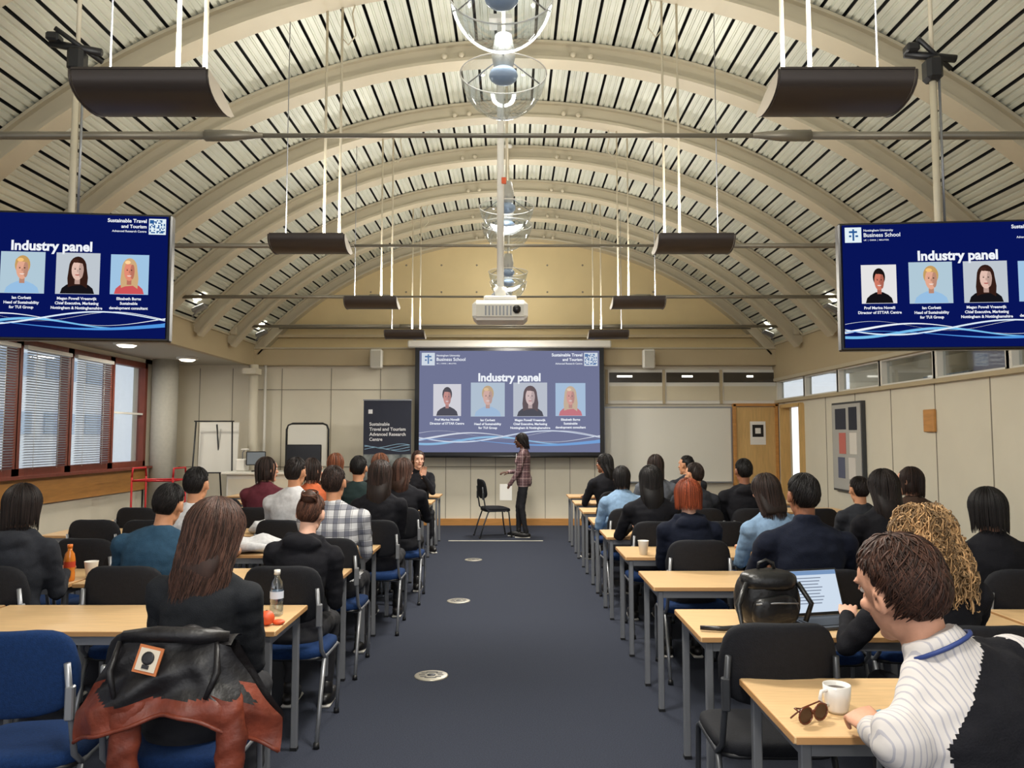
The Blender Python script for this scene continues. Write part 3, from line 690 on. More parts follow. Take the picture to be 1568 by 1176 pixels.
def person(name,x,y,yaw=0,sc=1,tw=0,lean=6,roll=0,hyaw=0,hpitch=0,hroll=0,sw=.17,fem=True,top=None,bottom=None,arms=None,skin='light',hair=('long',.25,(40,28,22)),nh=110,wave=0,vol=1.0,hood=False,vox=.014,stand=False,hands=None,label=None,short=False,seed=1,chairk=CK,legs=None,sleeve=None,hem=.03,collar=None):
    root=bpy.data.objects.new(name,None);bpy.context.scene.collection.objects.link(root);root.location=(x,y,0);root.rotation_euler=(0,0,R(yaw));root.scale=(sc,)*3;root.empty_display_size=.1
    hz=.93 if stand else .535
    U=Matrix.Translation((0,0,hz))@Matrix.Rotation(R(tw),4,'Z')@Matrix.Rotation(R(roll),4,'Y')@Matrix.Rotation(R(-lean),4,'X')
    d=top;b=MB();f=1.0 if not fem else .93
    cw=sw+.0
    b.loft([(0,-.01,-.10,.13,.10),(0,-.005,-.05,.168,.128),(0,0,.03,.172*(1.03 if fem else 1),.130),(0,.0,.12,.148*f,.112),(0,.0,.20,.142*f+.004,.108),(0,.0,.30,cw*.93,.118),(0,-.005,.38,cw*1.0,.118),(0,-.012,.44,cw*.98,.098),(0,-.018,.485,cw*.68,.080),(0,-.02,.515,cw*.42,.066),(0,-.02,.540,.060,.060)],d,28,M=U)
    if fem:
        for s_ in(-1,1):b.ell((s_*.072,.085,.31),(.062,.05,.06),d,M=U)
    Sh={}
    wr={}
    for s_ in(-1,1):
        S=U@Vector((s_*(sw+.012),-.008,.425));Sh[s_]=S
        b.ell((s_*(sw+.002),-.008,.42),(.060,.062,.066),d,M=U)
        b.cap(U@Vector((s_*sw*.8,-.012,.445)),U@Vector((s_*.03,-.02,.51)),.045,.045,d)
        if arms and s_ in arms:tg,hint=arms[s_]
        elif stand:tg,hint=(s_*.23,.08,hz-.06),(s_*.5,-1,0)
        else:tg,hint=(s_*(.10+.03*math.sin(seed*3.1)),.40,.765),(s_*(.4+.3*math.sin(seed*1.7)),-.35,-.9)
        E,W=ik(S,tg,hint);wr[s_]=(E,W)
        b.cap(S,E,.056,.046,d);b.cap(E,W,.045,.034,d)
    LG={}
    for s_ in(-1,1):
        hp=Vector((s_*.088,0,hz-.01))
        if legs and s_ in legs:kn,an=[Vector(q) for q in legs[s_]]
        elif stand:kn=Vector((s_*.095,.02,.50));an=Vector((s_*.09,-.02,.09))
        else:kn=Vector((s_*(.10+.02*math.cos(seed*2.)),.42,.505));an=Vector((s_*.11,.36,.10))
        LG[s_]=(hp,kn,an);b.cap(hp,kn,.088,.060,d);b.cap(kn,an,.058,.040,d)
    if hood:
        b.ell((0,-.085,.475),(.115,.055,.055),d,M=U);b.cap(U@Vector((-.09,-.03,.51)),U@Vector((-.02,.06,.46)),.03,.025,d);b.cap(U@Vector((.09,-.03,.51)),U@Vector((.02,.06,.46)),.03,.025,d)
    if collar:b.loft([(0,-.022,.49,.078,.072),(0,-.024,.565,.063,.064)],d,20,M=U)
    me=remesh(b,vox,3)
    n=len(me.vertices);V=np.zeros(n*3);me.vertices.foreach_get('co',V);V=V.reshape(-1,3);Nn=np.zeros(n*3);me.vertices.foreach_get('normal',Nn);Nn=Nn.reshape(-1,3)
    off=Vector((seed*3.7,seed*1.3,0));dsp=np.array([noise.noise(Vector((v[0]*9,v[1]*9,v[2]*13))+off)*.009+noise.noise(Vector((v[0]*22,v[1]*22,v[2]*34))+off)*.005 for v in V])
    V=V+Nn*dsp[:,None];me.vertices.foreach_set('co',V.ravel())
    mats=[top,bottom or M_pants,skinm(skin),sleeve or top];me.materials.clear()
    for m in mats:me.materials.append(m)
    npoly=len(me.polygons);Cc=np.zeros(npoly*3);me.polygons.foreach_get('center',Cc);Cc=Cc.reshape(-1,3)
    da=np.minimum.reduce([segd(Cc,Sh[s_],wr[s_][0]) for s_ in(-1,1)]+[segd(Cc,wr[s_][0],wr[s_][1]) for s_ in(-1,1)])
    mi=np.zeros(npoly,int);mi[(Cc[:,2]<hz+hem)&(da>.062)]=1
    if sleeve:mi[(da<.068)&(mi==0)]=3
    if short:
        df=np.minimum.reduce([segd(Cc,wr[s_][0],wr[s_][1]) for s_ in(-1,1)]);mi[(df<.052)&(mi==0)]=2
    if label:mi=label(Cc,mi,U,Sh,wr)
    me.polygons.foreach_set('material_index',mi.astype(np.int32));me.polygons.foreach_set('use_smooth',[True]*npoly);me.update()
    place(me,'body',parent=root)
    Hm=U@Matrix.Translation((0,.002,.545))@Matrix.Rotation(R(hyaw),4,'Z')@Matrix.Rotation(R(hroll),4,'Y')@Matrix.Rotation(R(-hpitch+lean*.7),4,'X')@Matrix.Translation((0,.022,.118))
    k=(skin,hair[2])
    if k not in HC:HC[k]=head_mesh(skinm(skin),hairmat(hair[2]),mat('lip_'+skin,tuple(int(c*q) for c,q in zip(SK[skin],(.85,.65,.65))),.4)).mesh('head')
    h=place(HC[k],'head',parent=root);h.matrix_local=Hm
    g=place(hairgeo(hair[0],hair[1],hair[2],nh,seed,wave,vol).mesh('hair'),'hair',parent=root);g.matrix_local=Hm
    for s_ in(-1,1):
        E,W=wr[s_];dr=(W-E).normalized()
        if not stand and not(arms and s_ in arms):dr=(dr+Vector((0,.3,-dr.z))).normalized()
        hd=hands.get(s_) if hands else None
        up=Vector(hd[0]) if hd else Vector((0,0,1)); 
        if hd and hd[1]:dr=Vector(hd[1]).normalized()
        Z=(up-dr*up.dot(dr)).normalized();X=dr.cross(Z)
        gk=(hd[2] if hd else 'r');kk=(skin,gk,s_)
        if kk not in HM:
            q=MB();V_,F_=(HG if gk=='g' else HR);q.add(V_*np.array([s_,1,1]),F_,skinm(skin),True);HM[kk]=q.mesh('hand')
        Mx=Matrix(((X.x,dr.x,Z.x,W.x),(X.y,dr.y,Z.y,W.y),(X.z,dr.z,Z.z,W.z),(0,0,0,1)))
        ho=place(HM[kk],'hand_right' if s_>0 else 'hand_left',parent=root);ho.matrix_local=Mx
    q=MB()
    for s_ in(-1,1):
        an=LG[s_][2];fx,fy=an.x,an.y
        def toe(p):
            return[p[0]*(1-.25*max(0,p[1]/.13)),p[1],p[2]*(1-.35*max(0,p[1]/.13)) if p[2]>0 else p[2]]
        q.ell((fx,fy+.055,.045),(.045,.135,.045),M_shoe,e=.75,fn=toe);q.box((fx,fy+.055,.010),(.075,.25,.02),M_shoesole,bev=.008);q.cap((fx,fy,.06),(fx,fy-.005,.12),.040,.040,M_shoe)
    place(q.mesh('shoes'),'shoes',parent=root)
    if not stand and chairk:chair(x,y,yaw,chairk)
    return root,U,wr
M_pants=mat('trousers_black',(24,24,30),.85,noise_amt=.15,noise_scale=40)
M_shoe=mat('shoe_black',(22,20,20),.4);M_shoesole=mat('shoe_sole',(200,196,188),.6)
fab=lambda n,c,s=40:mat('cloth_'+n,c,.88,noise_amt=.14,noise_scale=s,bump=.25,bump_scale=220,spec=.2)
T_black=fab('black',(25,25,30));T_char=fab('charcoal',(46,48,54));T_denim=fab('denim',(42,70,92));T_white=fab('white',(204,204,206));T_marn=fab('maroon',(92,40,50));T_orng=fab('orange',(200,104,66));T_lblue=fab('lightblue',(132,160,190));T_navy=fab('navy',(20,25,40));T_green=fab('darkgreen',(30,44,44));T_grey=fab('grey',(96,100,108));T_brown=fab('brown',(70,54,46))
T_plaid=stripemat('cloth_plaid',(206,206,208),[(0,.075,.42,(58,62,84),.62),(2,.085,.42,(58,62,84),.62),(0,.0375,.08,(30,30,40),.6),(2,.0425,.08,(30,30,40),.6)])
T_tweed=stripemat('cloth_tweed',(120,92,94),[(1,.045,.5,(66,42,50),.6),(2,.045,.5,(66,42,50),.6),(1,.12,.07,(190,170,168),.7),(2,.12,.07,(190,170,168),.7)])
T_stripe=stripemat('cloth_stripe',(200,194,190),[(0,.0125,.24,(128,130,150),.5)])
BK=(22,18,18);DB=(46,32,27);MBr=(68,44,34);BK2=(34,25,23)
W='seated_woman';Mn='seated_man'
# left block
person(W,-1.23,3.0,sc=1.03,lean=8,sw=.160,top=fab('greyblack',(34,36,40)),hair=('long',.27,(74,50,41)),nh=1600,wave=.016,vol=1.22,vox=.011,seed=3,skin='fair',hpitch=4,tw=-4,chairk=CK,roll=3,arms={-1:((-.08,.36,.765),(-.2,-.3,-.9)),1:((.10,.36,.765),(.2,-.3,-.9))})
person(W,-2.79,4.36,sc=1.01,lean=4,top=T_char,hood=True,hair=('bob',.15,BK2),nh=600,seed=4,vol=1.06,arms={1:((.08,.36,.765),(.2,-.3,-.9))})
person(Mn,-2.06,4.36,sc=1.02,lean=10,sw=.19,fem=False,top=T_denim,hair=('short',0,BK),nh=1200,wave=.2,roll=6,hpitch=4,seed=5,skin='tan')
person(W,-1.22,4.36,sc=.98,lean=14,top=T_black,hood=True,hair=('bun',0,(84,54,41)),nh=1100,hpitch=8,seed=6,skin='fair',roll=4,vox=.012,arms={1:((.10,.36,.765),(.2,-.3,-.9))})
person(Mn,-1.25,5.48,sc=1.06,lean=8,sw=.185,fem=False,top=T_plaid,hair=('short',0,DB),nh=800,wave=.2,seed=7,skin='tan',roll=-3)
person(Mn,-2.27,5.48,sc=1.05,lean=6,sw=.18,fem=False,top=T_white,hair=('short',0,BK),nh=800,wave=.2,seed=8,skin='tan',short=True)
person(Mn,-1.88,6.6,sc=1.08,lean=5,sw=.185,fem=False,top=T_white,hair=('short',0,BK2),nh=600,wave=.2,seed=9,skin='tan',yaw=-8)
person(W,-1.14,6.6,sc=1.06,lean=6,top=T_black,hair=('long',.34,DB),nh=400,seed=10,vol=1.1,wave=.006)
person(Mn,-1.55,7.72,sc=1.07,fem=False,top=T_green,hair=('short',0,BK),nh=500,seed=11,skin='tan')
person(W,-1.10,7.72,sc=1.05,top=T_black,hair=('long',.25,MBr),nh=300,seed=12,hyaw=-25,vol=1.1)
person(W,-2.02,7.72,sc=1.05,top=T_orng,hair=('bob',.14,DB),seed=13,hyaw=-30)
person(W,-2.48,7.72,sc=1.06,top=T_marn,hair=('bob',.15,DB),seed=14,hyaw=-40)
person(W,-2.04,8.84,sc=1.07,top=T_brown,hair=('bob',.12,(122,72,48)),seed=15)
person(W,-1.52,8.84,sc=1.07,top=T_black,hair=('long',.2,(110,68,46)),seed=16,hyaw=-30)
person(W,-1.36,11.12,yaw=-160,sc=1.06,lean=2,top=T_black,hair=('long',.24,(70,42,34)),seed=17,nh=160,skin='fair',arms={-1:((-.02,.26,.98),(-.5,.0,-1)),1:((.14,.28,.78),(.8,-.2,-.5))},hands={-1:((0,-1,.2),(.0,.25,1),'r')})
# right block
person(W,1.73,3.08,sc=1.0,lean=14,top=T_black,hair=('curly',.27,(178,142,100)),nh=950,seed=21,skin='fair',vox=.012,roll=-2,hyaw=10,arms={-1:((-.22,.44,.79),(-.6,-.2,-.8)),1:((.05,.44,.79),(.8,-.2,-.6))})
person(W,2.66,4.26,sc=1.0,top=T_black,hair=('bob',.14,BK),nh=600,seed=22,vol=1.06)
person(Mn,1.63,4.26,sc=1.06,lean=5,sw=.20,fem=False,top=T_navy,hair=('short',0,BK),nh=1300,wave=.15,seed=23,skin='brown',collar=True,vox=.012)
person(W,1.86,5.38,sc=1.02,yaw=12,top=T_lblue,hair=('long',.2,DB),seed=24,nh=500,roll=-5,vol=1.08)
person(W,1.24,5.38,sc=.99,lean=6,top=T_navy,hood=True,hair=('bob',.105,(126,58,32)),nh=900,seed=25,skin='fair',vol=1.1)
person(W,2.62,5.38,sc=1.04,top=T_black,hair=('long',.3,BK2),seed=26,nh=500,vol=1.12)
person(W,1.18,6.5,sc=1.03,top=T_black,hair=('long',.34,BK),seed=27,nh=400,vol=1.1)
person(Mn,2.95,6.5,sc=.96,fem=False,top=T_char,hair=('short',0,BK2),nh=500,seed=28,skin='tan')
person(W,3.39,6.5,sc=1.02,top=T_brown,hair=('bob',.14,DB),nh=300,seed=29,hyaw=40)
person(W,1.11,7.62,sc=1.0,yaw=5,top=T_lblue,hair=('bob',.13,BK),nh=300,seed=30,lean=12)
person(Mn,1.82,7.62,sc=1.02,fem=False,top=T_char,hair=('short',0,DB),nh=500,seed=31,skin='tan',hyaw=25)
person(Mn,2.31,7.62,sc=1.05,fem=False,sw=.195,top=T_black,hood=True,hair=('short',0,BK),nh=500,seed=32,skin='brown')
person(W,1.64,8.74,sc=1.06,top=T_grey,hair=('long',.22,DB),seed=33)
person(Mn,2.25,9.86,sc=1.03,fem=False,top=T_char,hair=('short',0,BK),nh=300,seed=34,hyaw=40,skin='tan')
person(W,1.22,9.86,yaw=18,hyaw=30,sc=1.05,top=T_black,hair=('long',.26,BK),seed=35,nh=150,skin='brown')
# foreground man: striped shirt with dark waistcoat
def vest(C,mi,U,Sh,wr):
    Ui=np.array(U.inverted());L=C@Ui[:3,:3].T+Ui[:3,3];m=mi.copy()
    m[(mi==0)]=3
    dl=np.minimum(segd(C,Sh[-1],wr[-1][0]),segd(C,wr[-1][0],wr[-1][1]));dr=np.minimum(segd(C,Sh[1],wr[1][0]),segd(C,wr[1][0],wr[1][1]))
    yoke=np.clip(.475+.55*L[:,0],.34,.515)
    m[(m==3)&(dl>.062)&(dr>.050)&(L[:,0]>-.165)&(L[:,0]<.185)&(L[:,2]<yoke)]=0
    return m
fx,fy,fyaw,fsc=1.22,1.72,27,1.09
FR,FU,FW=person(Mn,fx,fy,yaw=fyaw,sc=fsc,lean=24,roll=-15,sw=.195,fem=False,top=T_black,sleeve=T_stripe,hair=('short',0,(62,39,29)),nh=3600,wave=.8,seed=40,skin='light',hyaw=-4,hpitch=2,hroll=6,label=vest,vox=.009,collar=True,
   arms={-1:(wl(fx,fy,fyaw,fsc,(1.01,2.22,.785)),(.5,-.5,-1)),1:(wl(fx,fy,fyaw,fsc,(1.42,2.20,.79)),(.9,-.2,-.6))},hands={-1:((-.5,0,1),None,'g')},hem=.0)
q=MB();q.tube([FU@Vector((.076*math.cos(R(a)),-.024+.074*math.sin(R(a)),.535-.05*max(0,math.sin(R(a))))) for a in range(0,361,20)],.005,mat('lanyard_blue',(40,60,120),.6),6,cap=False);place(q.mesh('lanyard'),'lanyard',parent=FR)
# presenter
PR,PU,PW=person('standing_presenter',.19,12.35,yaw=84,sc=.965,stand=True,lean=2,sw=.165,top=T_tweed,bottom=M_pants,hair=('long',.17,(24,16,16)),nh=220,seed=50,skin='dark',hem=-.10,vox=.012,vol=1.08,
   arms={-1:((-.20,.22,.86),(-.3,-1,-.2)),1:((.10,.27,1.06),(.4,-.6,-.8))},hands={-1:((-1,0,.2),None,'g'),1:((0,-.2,1),None,'r')},hpitch=4,legs={-1:((-.09,.03,.50),(-.09,-.04,.09)),1:((.10,.09,.50),(.10,.10,.09))})
q=MB();Wp=PW[-1][1];q.box((Wp.x-.01,Wp.y+.06,Wp.z-.12),(.006,.20,.26),M_paper,bev=.001);place(q.mesh('papers'),'papers',parent=PR)
q=MB();q.tube([PU@Vector((-.06,.10,.45)),PU@Vector((-.02,.135,.2)),PU@Vector((.0,.13,.12))],.004,M_paper);q.box(tuple(PU@Vector((0,.135,.1))),(.07,.006,.10),M_paper);place(q.mesh('lanyard'),'lanyard',parent=PR)
chair(-.27,12.45,-75,CKK)
# empty chairs
chair(-1.80,3.0,8,CB)
for x,y,k in((-3.33,5.48,CK),(-2.86,5.46,CK),(-3.0,6.6,CK),(-2.5,6.6,CK),(-3.45,6.62,CK),(-3.1,7.72,CK),(-3.6,7.7,CK),(-3.55,4.36,CB),(-3.2,8.84,CK),(-2.7,8.84,CK),(-2.4,9.95,CK),(-1.8,9.95,CK),(.99,3.12,CKK),(2.45,3.1,CB),(2.15,4.3,CB),(3.3,4.3,CB),(1.7,6.5,CK),(2.3,6.5,CK),(2.9,7.6,CK),(1.15,8.74,CK),(2.2,8.74,CK),(1.7,9.86,CK),(-2.45,3.0,CB)):chair(x,y,random.uniform(-6,6),k)

# ---------------------------------------------------------------- jacket on chair
M_lblk=mat('leather_black',(26,24,26),.45,noise_amt=.2,noise_scale=14,bump=.4,bump_scale=30);M_lbrn=mat('leather_rust',(122,56,38),.45,noise_amt=.4,noise_scale=12,bump=.5,bump_scale=26)
b=MB();nu_,nv_=80,30
def jp(u,v,side):
    hw=.20+.165*min(1,v/.7)**1.2
    x=u*hw;z=.905-.03*u*u-.29*v*(1-.16*(1-abs(u))**.7*(1 if v>.5 else v*2)) 
    z-=.07*abs(u)**2*v-.014*v*math.sin(u*5+.6)
    fold=.018*math.sin(u*7+v*2)*v+.009*math.sin(u*15-v*4)*v+.010*math.sin(v*11+u*5)
    yb=-.285-.045*math.sin(min(1,v*1.5)*math.pi/2)-.04*(v)**1.2*(1-.5*abs(u))+.10*abs(u)**3*min(1,v*1.5)
    if side<0:return(x*.97,-.20+.02*v+.5*fold,z+ .0)
    return(x,yb+fold,z)
V=[];Fb=[];Fr=[]
for j in range(nv_+1):
    for i in range(nu_+1):V.append(jp(-1+2*i/nu_,j/nv_,1))
for j in range(nv_):
    for i in range(nu_):
        u=-1+2*(i+.5)/nu_;v=(j+.5)/nv_;q=(j*(nu_+1)+i,j*(nu_+1)+i+1,(j+1)*(nu_+1)+i+1,(j+1)*(nu_+1)+i)
        (Fr if (v>.80-.30*abs(u)**1.3+.03*math.sin(u*9) or (abs(u)>.84-.05*math.sin(v*8) and v>.35)) else Fb).append(q)
b.add(V,Fb,M_lblk,True);b.add(V,Fr,M_lbrn,True)
V=[];F=[]
for j in range(9):
    for i in range(nu_+1):
        f=j/8;u=-1+2*i/nu_;p=jp(u,0,1);V.append((p[0],p[1]+(.13)*f,p[2]+.02*math.sin(f*math.pi)+.006*math.sin(u*14)))
for j in range(8):
    for i in range(nu_):F.append((j*(nu_+1)+i,j*(nu_+1)+i+1,(j+1)*(nu_+1)+i+1,(j+1)*(nu_+1)+i))
b.add(V,F,M_lblk,True)
V=[];F=[]
for j in range(nv_+1):
    for i in range(nu_+1):
        p=jp(-1+2*i/nu_,j/nv_*.8,-1);V.append(p)
for j in range(nv_):
    for i in range(nu_):F.append((j*(nu_+1)+i,j*(nu_+1)+i+1,(j+1)*(nu_+1)+i+1,(j+1)*(nu_+1)+i))
b.add(V,F,M_lblk,True)
for sx_,L_ in((-.115,.46),(.19,.40)):
    n=34;V=[];F=[];S_=18
    for i in range(n+1):
        f=i/n;cx=sx_+.03*math.sin(f*4)*(1 if sx_>0 else -1);cy=-.325;cz=.72-L_*f
        rx=.056-.012*f;ry=.036-.004*f
        for k3 in range(S_):
            a=2*math.pi*k3/S_;w=1+.07*math.sin(f*24+a*1.0)+.04*math.sin(f*41+2*a)
            V.append((cx+rx*w*math.cos(a),cy+ry*w*math.sin(a),cz+.012*math.sin(a*2+f*9)))
    for i in range(n):
        for k3 in range(S_):F.append((i*S_+k3,i*S_+(k3+1)%S_,(i+1)*S_+(k3+1)%S_,(i+1)*S_+k3))
    b.add(V,F,M_lbrn,True)
pts=[jp(-.99+1.98*i/39,.995,1) for i in range(40)];b.tube([(p[0],p[1]-.002,p[2]) for p in pts],.0075,M_lbrn,8)
b.tube([(-.18,-.27,.905),(-.06,-.30,.92),(.08,-.30,.915),(.18,-.26,.90)],[.02,.028,.028,.02],M_lblk,10)
b.tube([(-.19,-.28,.89),(-.20,-.325,.80),(-.17,-.35,.72)],[.008,.012,.008],M_lblk,8);b.tube([(.15,-.29,.89),(.17,-.335,.80),(.14,-.36,.72)],[.008,.012,.008],M_lblk,8)
LM=Matrix.Translation((-.06,-.345,.845))@Matrix.Rotation(R(-14),4,'X')@Matrix.Rotation(R(12),4,'Y')
b.box((0,0,0),(.085,.006,.09),mat('label_orange',(190,110,60),.6),LM);b.box((0,-.004,0),(.068,.004,.072),mat('label_cream',(216,204,184),.7),LM)
b.ell((0,-.008,.006),(.022,.003,.022),M_lblk,M=LM,nu=12,nv=8);b.box((0,-.008,-.022),(.024,.003,.012),M_lblk,LM)
b.obj('leather_jacket',(-1.17,3.0,0))

# ---------------------------------------------------------------- table-top items
def mug(x,y,z):
    b=MB();b.loft([(0,0,.004,.024,.024),(0,0,.0,.026,.026),(0,0,.012,.034,.034),(0,0,.05,.041,.041),(0,0,.088,.043,.043),(0,0,.088,.039,.039),(0,0,.03,.034,.034),(0,0,.012,.02,.02)],mat('china_white',(230,227,222),.15),28)
    b.loft([(0,0,.072,.039,.039),(0,0,.073,.038,.038)],mat('coffee',(60,34,20),.2),24)
    b.tube([(-.038,0,.075),(-.062,0,.072),(-.068,0,.05),(-.058,0,.03),(-.036,0,.026)],.006,mat('china_white',(230,227,222),.15));b.obj('coffee_mug',(x,y,z),R(20))
mug(1.04,2.52,.72)
def cup(x,y,z=.72):
    b=MB();b.loft([(0,0,0,.028,.028),(0,0,.10,.040,.040),(0,0,.104,.042,.042),(0,0,.104,.038,.038),(0,0,.02,.026,.026)],M_white,24);b.obj('paper_cup',(x,y,z))
cup(.98,5.80);cup(1.50,4.72);cup(-1.98,5.0);cup(-1.75,8.1);cup(1.6,8.1);cup(-2.62,4.85)
def bottle(x,y,liq=None,h=.22):
    b=MB();gm=liq or glassmat('pet_plastic',(225,235,242),.15);b.loft([(0,0,0,.028,.028),(0,0,.01,.032,.032),(0,0,.05,.032,.032),(0,0,.06,.029,.029),(0,0,.07,.032,.032),(0,0,.13,.032,.032),(0,0,.165,.026,.026),(0,0,.185,.013,.013),(0,0,.20,.013,.013)],gm,24)
    b.loft([(0,0,.2,.015,.015),(0,0,.222,.015,.015)],M_white if not liq else mat('cap_orange',(230,120,30),.4),16);b.loft([(0,0,.085,.0328,.0328),(0,0,.12,.0328,.0328)],mat('bottle_label',(214,222,236),.5) if not liq else mat('label_red',(190,60,30),.5),24,cap=False);b.obj('drinks_bottle',(x,y,.72))
bottle(-1.16,3.85);bottle(-2.70,4.75,mat('orange_juice',(206,120,40),.2));bottle(-3.0,3.75)
b=MB();mo=mat('orange_peel',(220,88,46),.5);b.ell((0,0,.035),(.036,.036,.034),mo);b.ell((.05,.02,.012),(.03,.025,.012),mo);b.ell((0,0,.068),(.006,.006,.003),M_plast);b.obj('orange_fruit',(-1.145,3.65,.72))
b=MB();ms=mat('tortoise',(96,44,24),.2)
for s_ in(-1,1):
    V=[(s_*.034,0,.03)]+[(s_*.034+.029*math.cos(R(15*i)),0,.03+.024*math.sin(R(15*i))) for i in range(25)];b.add(V,[(0,i,i+1) for i in range(1,25)],mat('lens_dark',(60,30,20),.1))
    b.tube([(s_*.034+.03*math.cos(R(20*i)),0,.03+.025*math.sin(R(20*i))) for i in range(19)],.0028,ms,6)
b.tube([(-.063,0,.045),(-.06,.02,.05),(.0,.03,.035),(.05,.035,.012)],.0028,ms,6);b.tube([(.063,0,.045),(.06,.025,.05),(.0,.04,.035),(-.05,.045,.012)],.0028,ms,6)
b.tube([(-.01,0,.038),(0,-.004,.042),(.01,0,.038)],.003,ms,6);b.obj('sunglasses',(.925,2.42,.721),R(30))
b=MB();b.box((0,0,.005),(.072,.15,.009),M_plast,bev=.004);b.box((0,0,.0105),(.066,.14,.001),emat('phone_screen',(150,190,200),.8));b.obj('smartphone',(1.18,2.44,.72),.5)
b=MB();b.box((0,0,.008),(.33,.23,.015),M_steeld,bev=.004);b.box((0,-.02,.0165),(.29,.12,.002),M_plast)
LT=Matrix.Translation((0,.115,.015))@Matrix.Rotation(R(-18),4,'X');b.box((0,0,.11),(.33,.008,.22),M_plast,LT,bev=.003)
b.box((0,-.006,.112),(.31,.002,.198),emat('laptop_screen',(206,220,236),1),LT);b.box((0,-.008,.20),(.31,.001,.02),emat('laptop_bar',(120,150,190),1),LT)
for i in range(9):b.box((-.02,-.008,.175-i*.015),(.17-.02*(i%3),.001,.004),emat('laptop_text',(110,120,140),1),LT)
b.obj('laptop',(1.50,3.68,.72),R(14))
b=MB();ml=mat('leather_bag',(24,24,25),.36,noise_amt=.2,noise_scale=20,bump=.35,bump_scale=26)
def bg(p):return[p[0]*(1-.18*max(0,p[2]/.14)),p[1]+.01*math.sin(p[0]*30),p[2]+.006*math.sin(p[0]*24)]
b.ell((0,0,.125),(.145,.09,.125),ml,e=.6,nu=32,nv=18,fn=bg);b.ell((0,-.085,.08),(.11,.035,.07),ml,e=.55,nu=24,fn=bg);b.ell((0,-.02,.205),(.13,.085,.05),ml,e=.7,nu=24)
b.tube([(-.04,.0,.245),(-.035,0,.28),(.0,0,.295),(.035,0,.28),(.04,0,.245)],.008,ml)
b.tube([(-.12,-.06,.20),(-.18,-.10,.11),(-.17,-.12,.02),(-.26,-.13,.014),(-.36,-.10,.014)],[.012,.014,.012,.012,.01],ml);b.tube([(.12,-.07,.20),(.17,-.1,.11),(.14,-.1,.03)],.012,ml)
b.tube([(-.10,-.115,.115),(0,-.125,.12),(.10,-.115,.115)],.004,M_steel);b.obj('backpack',(1.20,3.68,.722),.1)
for (x,y,m,s) in((-1.95,5.95,T_white,.9),(-2.25,7.1,T_white,.7),(-2.9,9.3,mat('cloth_yellow',(196,160,60),.9),.8)):
    b=MB()
    def cf(p):return[p[0]+.02*math.sin(p[2]*60),p[1],p[2]*(1+.25*math.sin(p[0]*30)+.2*math.cos(p[1]*34))]
    b.ell((0,0,.045),(.20*s,.14*s,.06),m,e=.8,nu=36,nv=16,fn=cf);b.tube([(-.15*s,-.1,.03),(-.05,-.15,.05),(.1,-.12,.03)],[.03,.035,.025],m);b.obj('folded_coat',(x,y,.73),.3)
# ---------------------------------------------------------------- floor boxes
for x,y in((-.54,5.26),(-.52,7.6),(-.50,10.1)):
    b=MB();b.loft([(0,0,.0,.115,.115),(0,0,.006,.112,.112),(0,0,.008,.104,.104)],mat('brass_plate',(176,170,156),.35,metal=.4),32)
    for i in range(10):
        a=2*math.pi*i/10;b.box((.062*math.cos(a),.062*math.sin(a),.009),(.040,.010,.002),M_steeld)
    b.ell((0,0,.008),(.03,.03,.003),M_steeld,nu=16,nv=5);b.obj('floor_socket',(x,y,0))
b=MB();b.box((0,0,.004),(1.45,.05,.008),M_soff,bev=.002);b.obj('painted_light_line',(-.25,11.9,0))  # thin pale strip standing in for a line of light across the aisle floor
# ---------------------------------------------------------------- front-of-room furniture
b=MB();b.box((0,0,.03),(.84,.22,.06),M_steeld,bev=.015);b.box((0,0,1.13),(.80,.012,2.14),mat('banner_navy',(24,30,50),.5));b.box((0,0,2.21),(.82,.03,.02),M_steel)
MBn=Matrix.Translation((0,-.008,0))@RX
bw=mat('banner_white',(226,228,232),.5)
for i,t in enumerate(('Sustainable','Travel and Tourism','Advanced Research','Centre')):text(b,t,-.30,1.78-i*.085,.001,bw,height=.055,align='L',bold=.02,M=MBn)
rect(b,-.32,1.98,-.25,2.05,.001,bw,MBn)
for k in range(4):
    V=[]
    for i in range(31):
        u=i/30;vv=1.38+.03*math.sin(u*6+k)+.02*k;V+=[(-.38+.76*u,vv,.001),(-.38+.76*u,vv+.008,.001)]
    b.add(V,[(2*i,2*i+2,2*i+3,2*i+1) for i in range(30)],mat('banner_wave',(150,190,220),.5),False,MBn)
rect(b,-.40,.5,.40,1.3,.0005,mat('banner_photo',(146,152,150),.6,noise_amt=.6,noise_scale=7,col2=(40,52,60)),MBn);b.obj('roller_banner',(-2.09,12.9,0))
b=MB();b.box((0,0,1.42),(.66,.02,.84),M_wht2,Matrix.Rotation(R(-4),4,'X'));b.tube([(-.33,-.12,1.85),(.33,-.12,1.85)],.012,M_plast)
for s_ in(-1,1):b.tube([(s_*.3,-.12,1.85),(s_*.36,-.2,0)],.013,M_plast)
b.tube([(0,0,1.8),(0,.4,0)],.013,M_plast);b.tube([(-.33,-.14,1.0),(.33,-.14,1.0)],.012,M_plast);b.obj('flip_chart',(-4.95,12.9,0))
b=MB();b.box((0,0,1.45),(.66,.02,.70),M_wht2);b.tube([(-.36,0,.4),(-.36,0,1.72),(-.33,0,1.79),(-.26,0,1.82),(.26,0,1.82),(.33,0,1.79),(.36,0,1.72),(.36,0,.4)],.018,M_plast)
b.tube([(-.36,0,.4),(.36,0,.4)],.015,M_plast)
for s_ in(-1,1):b.tube([(s_*.36,0,.42),(s_*.36,-.25,.03)],.015,M_plast);b.tube([(s_*.36,0,.42),(s_*.36,.25,.03)],.015,M_plast)
b.obj('mobile_whiteboard',(-3.52,13.25,0))
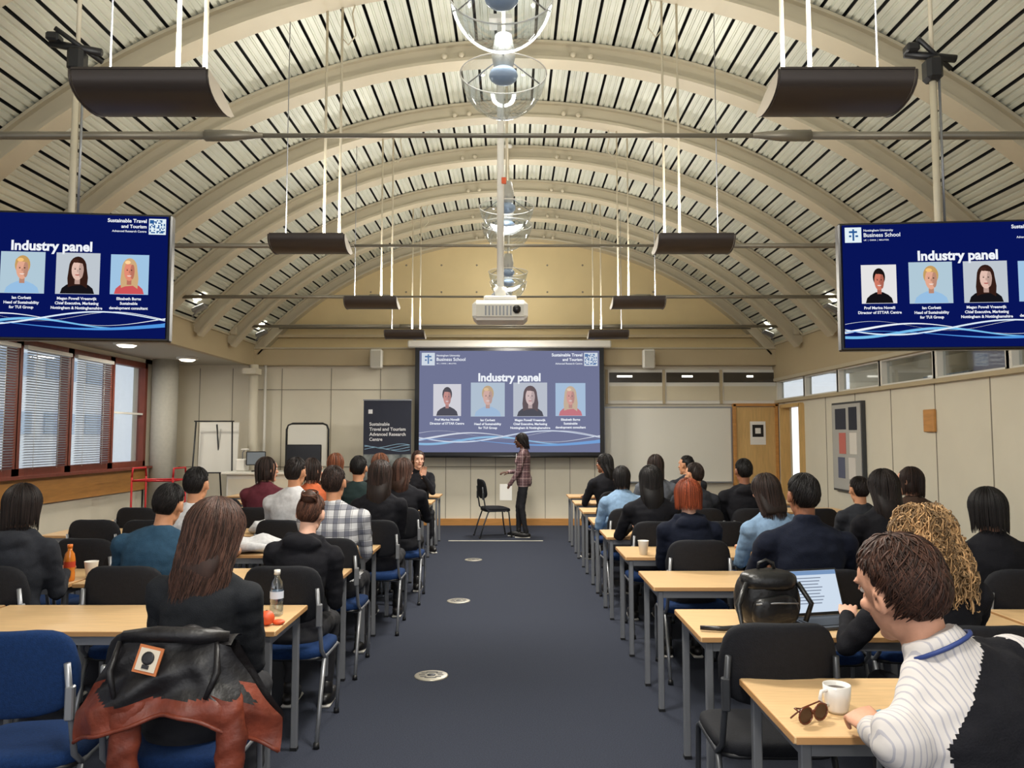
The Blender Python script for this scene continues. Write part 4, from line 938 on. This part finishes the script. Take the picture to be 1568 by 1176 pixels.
b=MB();b.box((0,0,.5),(1.5,.55,1.0),M_white,bev=.01);b.box((0,-.03,1.02),(1.62,.66,.04),M_wht2,bev=.008)
for x in(-.5,0,.5):b.box((x,-.279,.5),(.44,.006,.86),M_cream);b.box((x+.17,-.286,.6),(.012,.012,.12),M_steel)
b.obj('teaching_console',(-3.75,12.45,0))
def monitor(x,y,z,w,h,tilt=0,yaw=0,em=None):
    b=MB();b.box((0,0,h/2+.10),(w,.035,h),M_plast,bev=.01);b.box((0,-.019,h/2+.10),(w-.03,.003,h-.03),em or mat('screen_off',(18,20,26),.2));b.tube([(0,.03,0),(0,.03,.2)],.02,M_plast);b.box((0,.02,.008),(w*.45,.18,.016),M_plast,bev=.005);b.obj('computer_monitor',(x,y,z),R(yaw))
monitor(-3.32,12.3,1.04,.56,.33);monitor(-4.1,12.35,1.04,.30,.22,yaw=20,em=mat('screen_pale',(120,130,140),.3))
b=MB();b.box((0,0,.1),(.16,.2,.2),M_white,bev=.02);b.tube([(0,0,.2),(0,0,.3),(.05,-.05,.34)],.01,M_steel);b.box((.06,-.06,.35),(.10,.12,.03),M_white,bev=.01);b.obj('document_camera',(-4.35,12.45,1.04))
b=MB()
for z in(.35,.95):
    b.tube([(-.3,-.22,z),(.3,-.22,z),(.3,.22,z),(-.3,.22,z),(-.3,-.22,z)],.014,M_red)
for x in(-.3,.3):
    for yy in(-.22,.22):
        b.tube([(x,yy,.06),(x,yy,1.0)],.014,M_red);b.ell((x,yy,.045),(.02,.045,.045),M_plast,nu=14,nv=8)
b.tube([(-.3,-.22,1.0),(-.3,-.2,1.13),(-.3,.2,1.13),(-.3,.22,1.0)],.014,M_red);b.tube([(.3,-.22,1.0),(.3,-.2,1.13),(.3,.2,1.13),(.3,.22,1.0)],.014,M_red);b.box((0,0,.34),(.58,.42,.015),M_steel);b.obj('trolley',(-5.25,11.5,0))

# ---------------------------------------------------------------- world
w=bpy.data.worlds.new('world');bpy.context.scene.world=w;w.use_nodes=True;bgn=w.node_tree.nodes['Background'];bgn.inputs[0].default_value=(.95,.965,1,1);bgn.inputs[1].default_value=1.45
sc_=bpy.context.scene;sc_.view_settings.view_transform='Standard';sc_.view_settings.look='None';sc_.view_settings.exposure=0
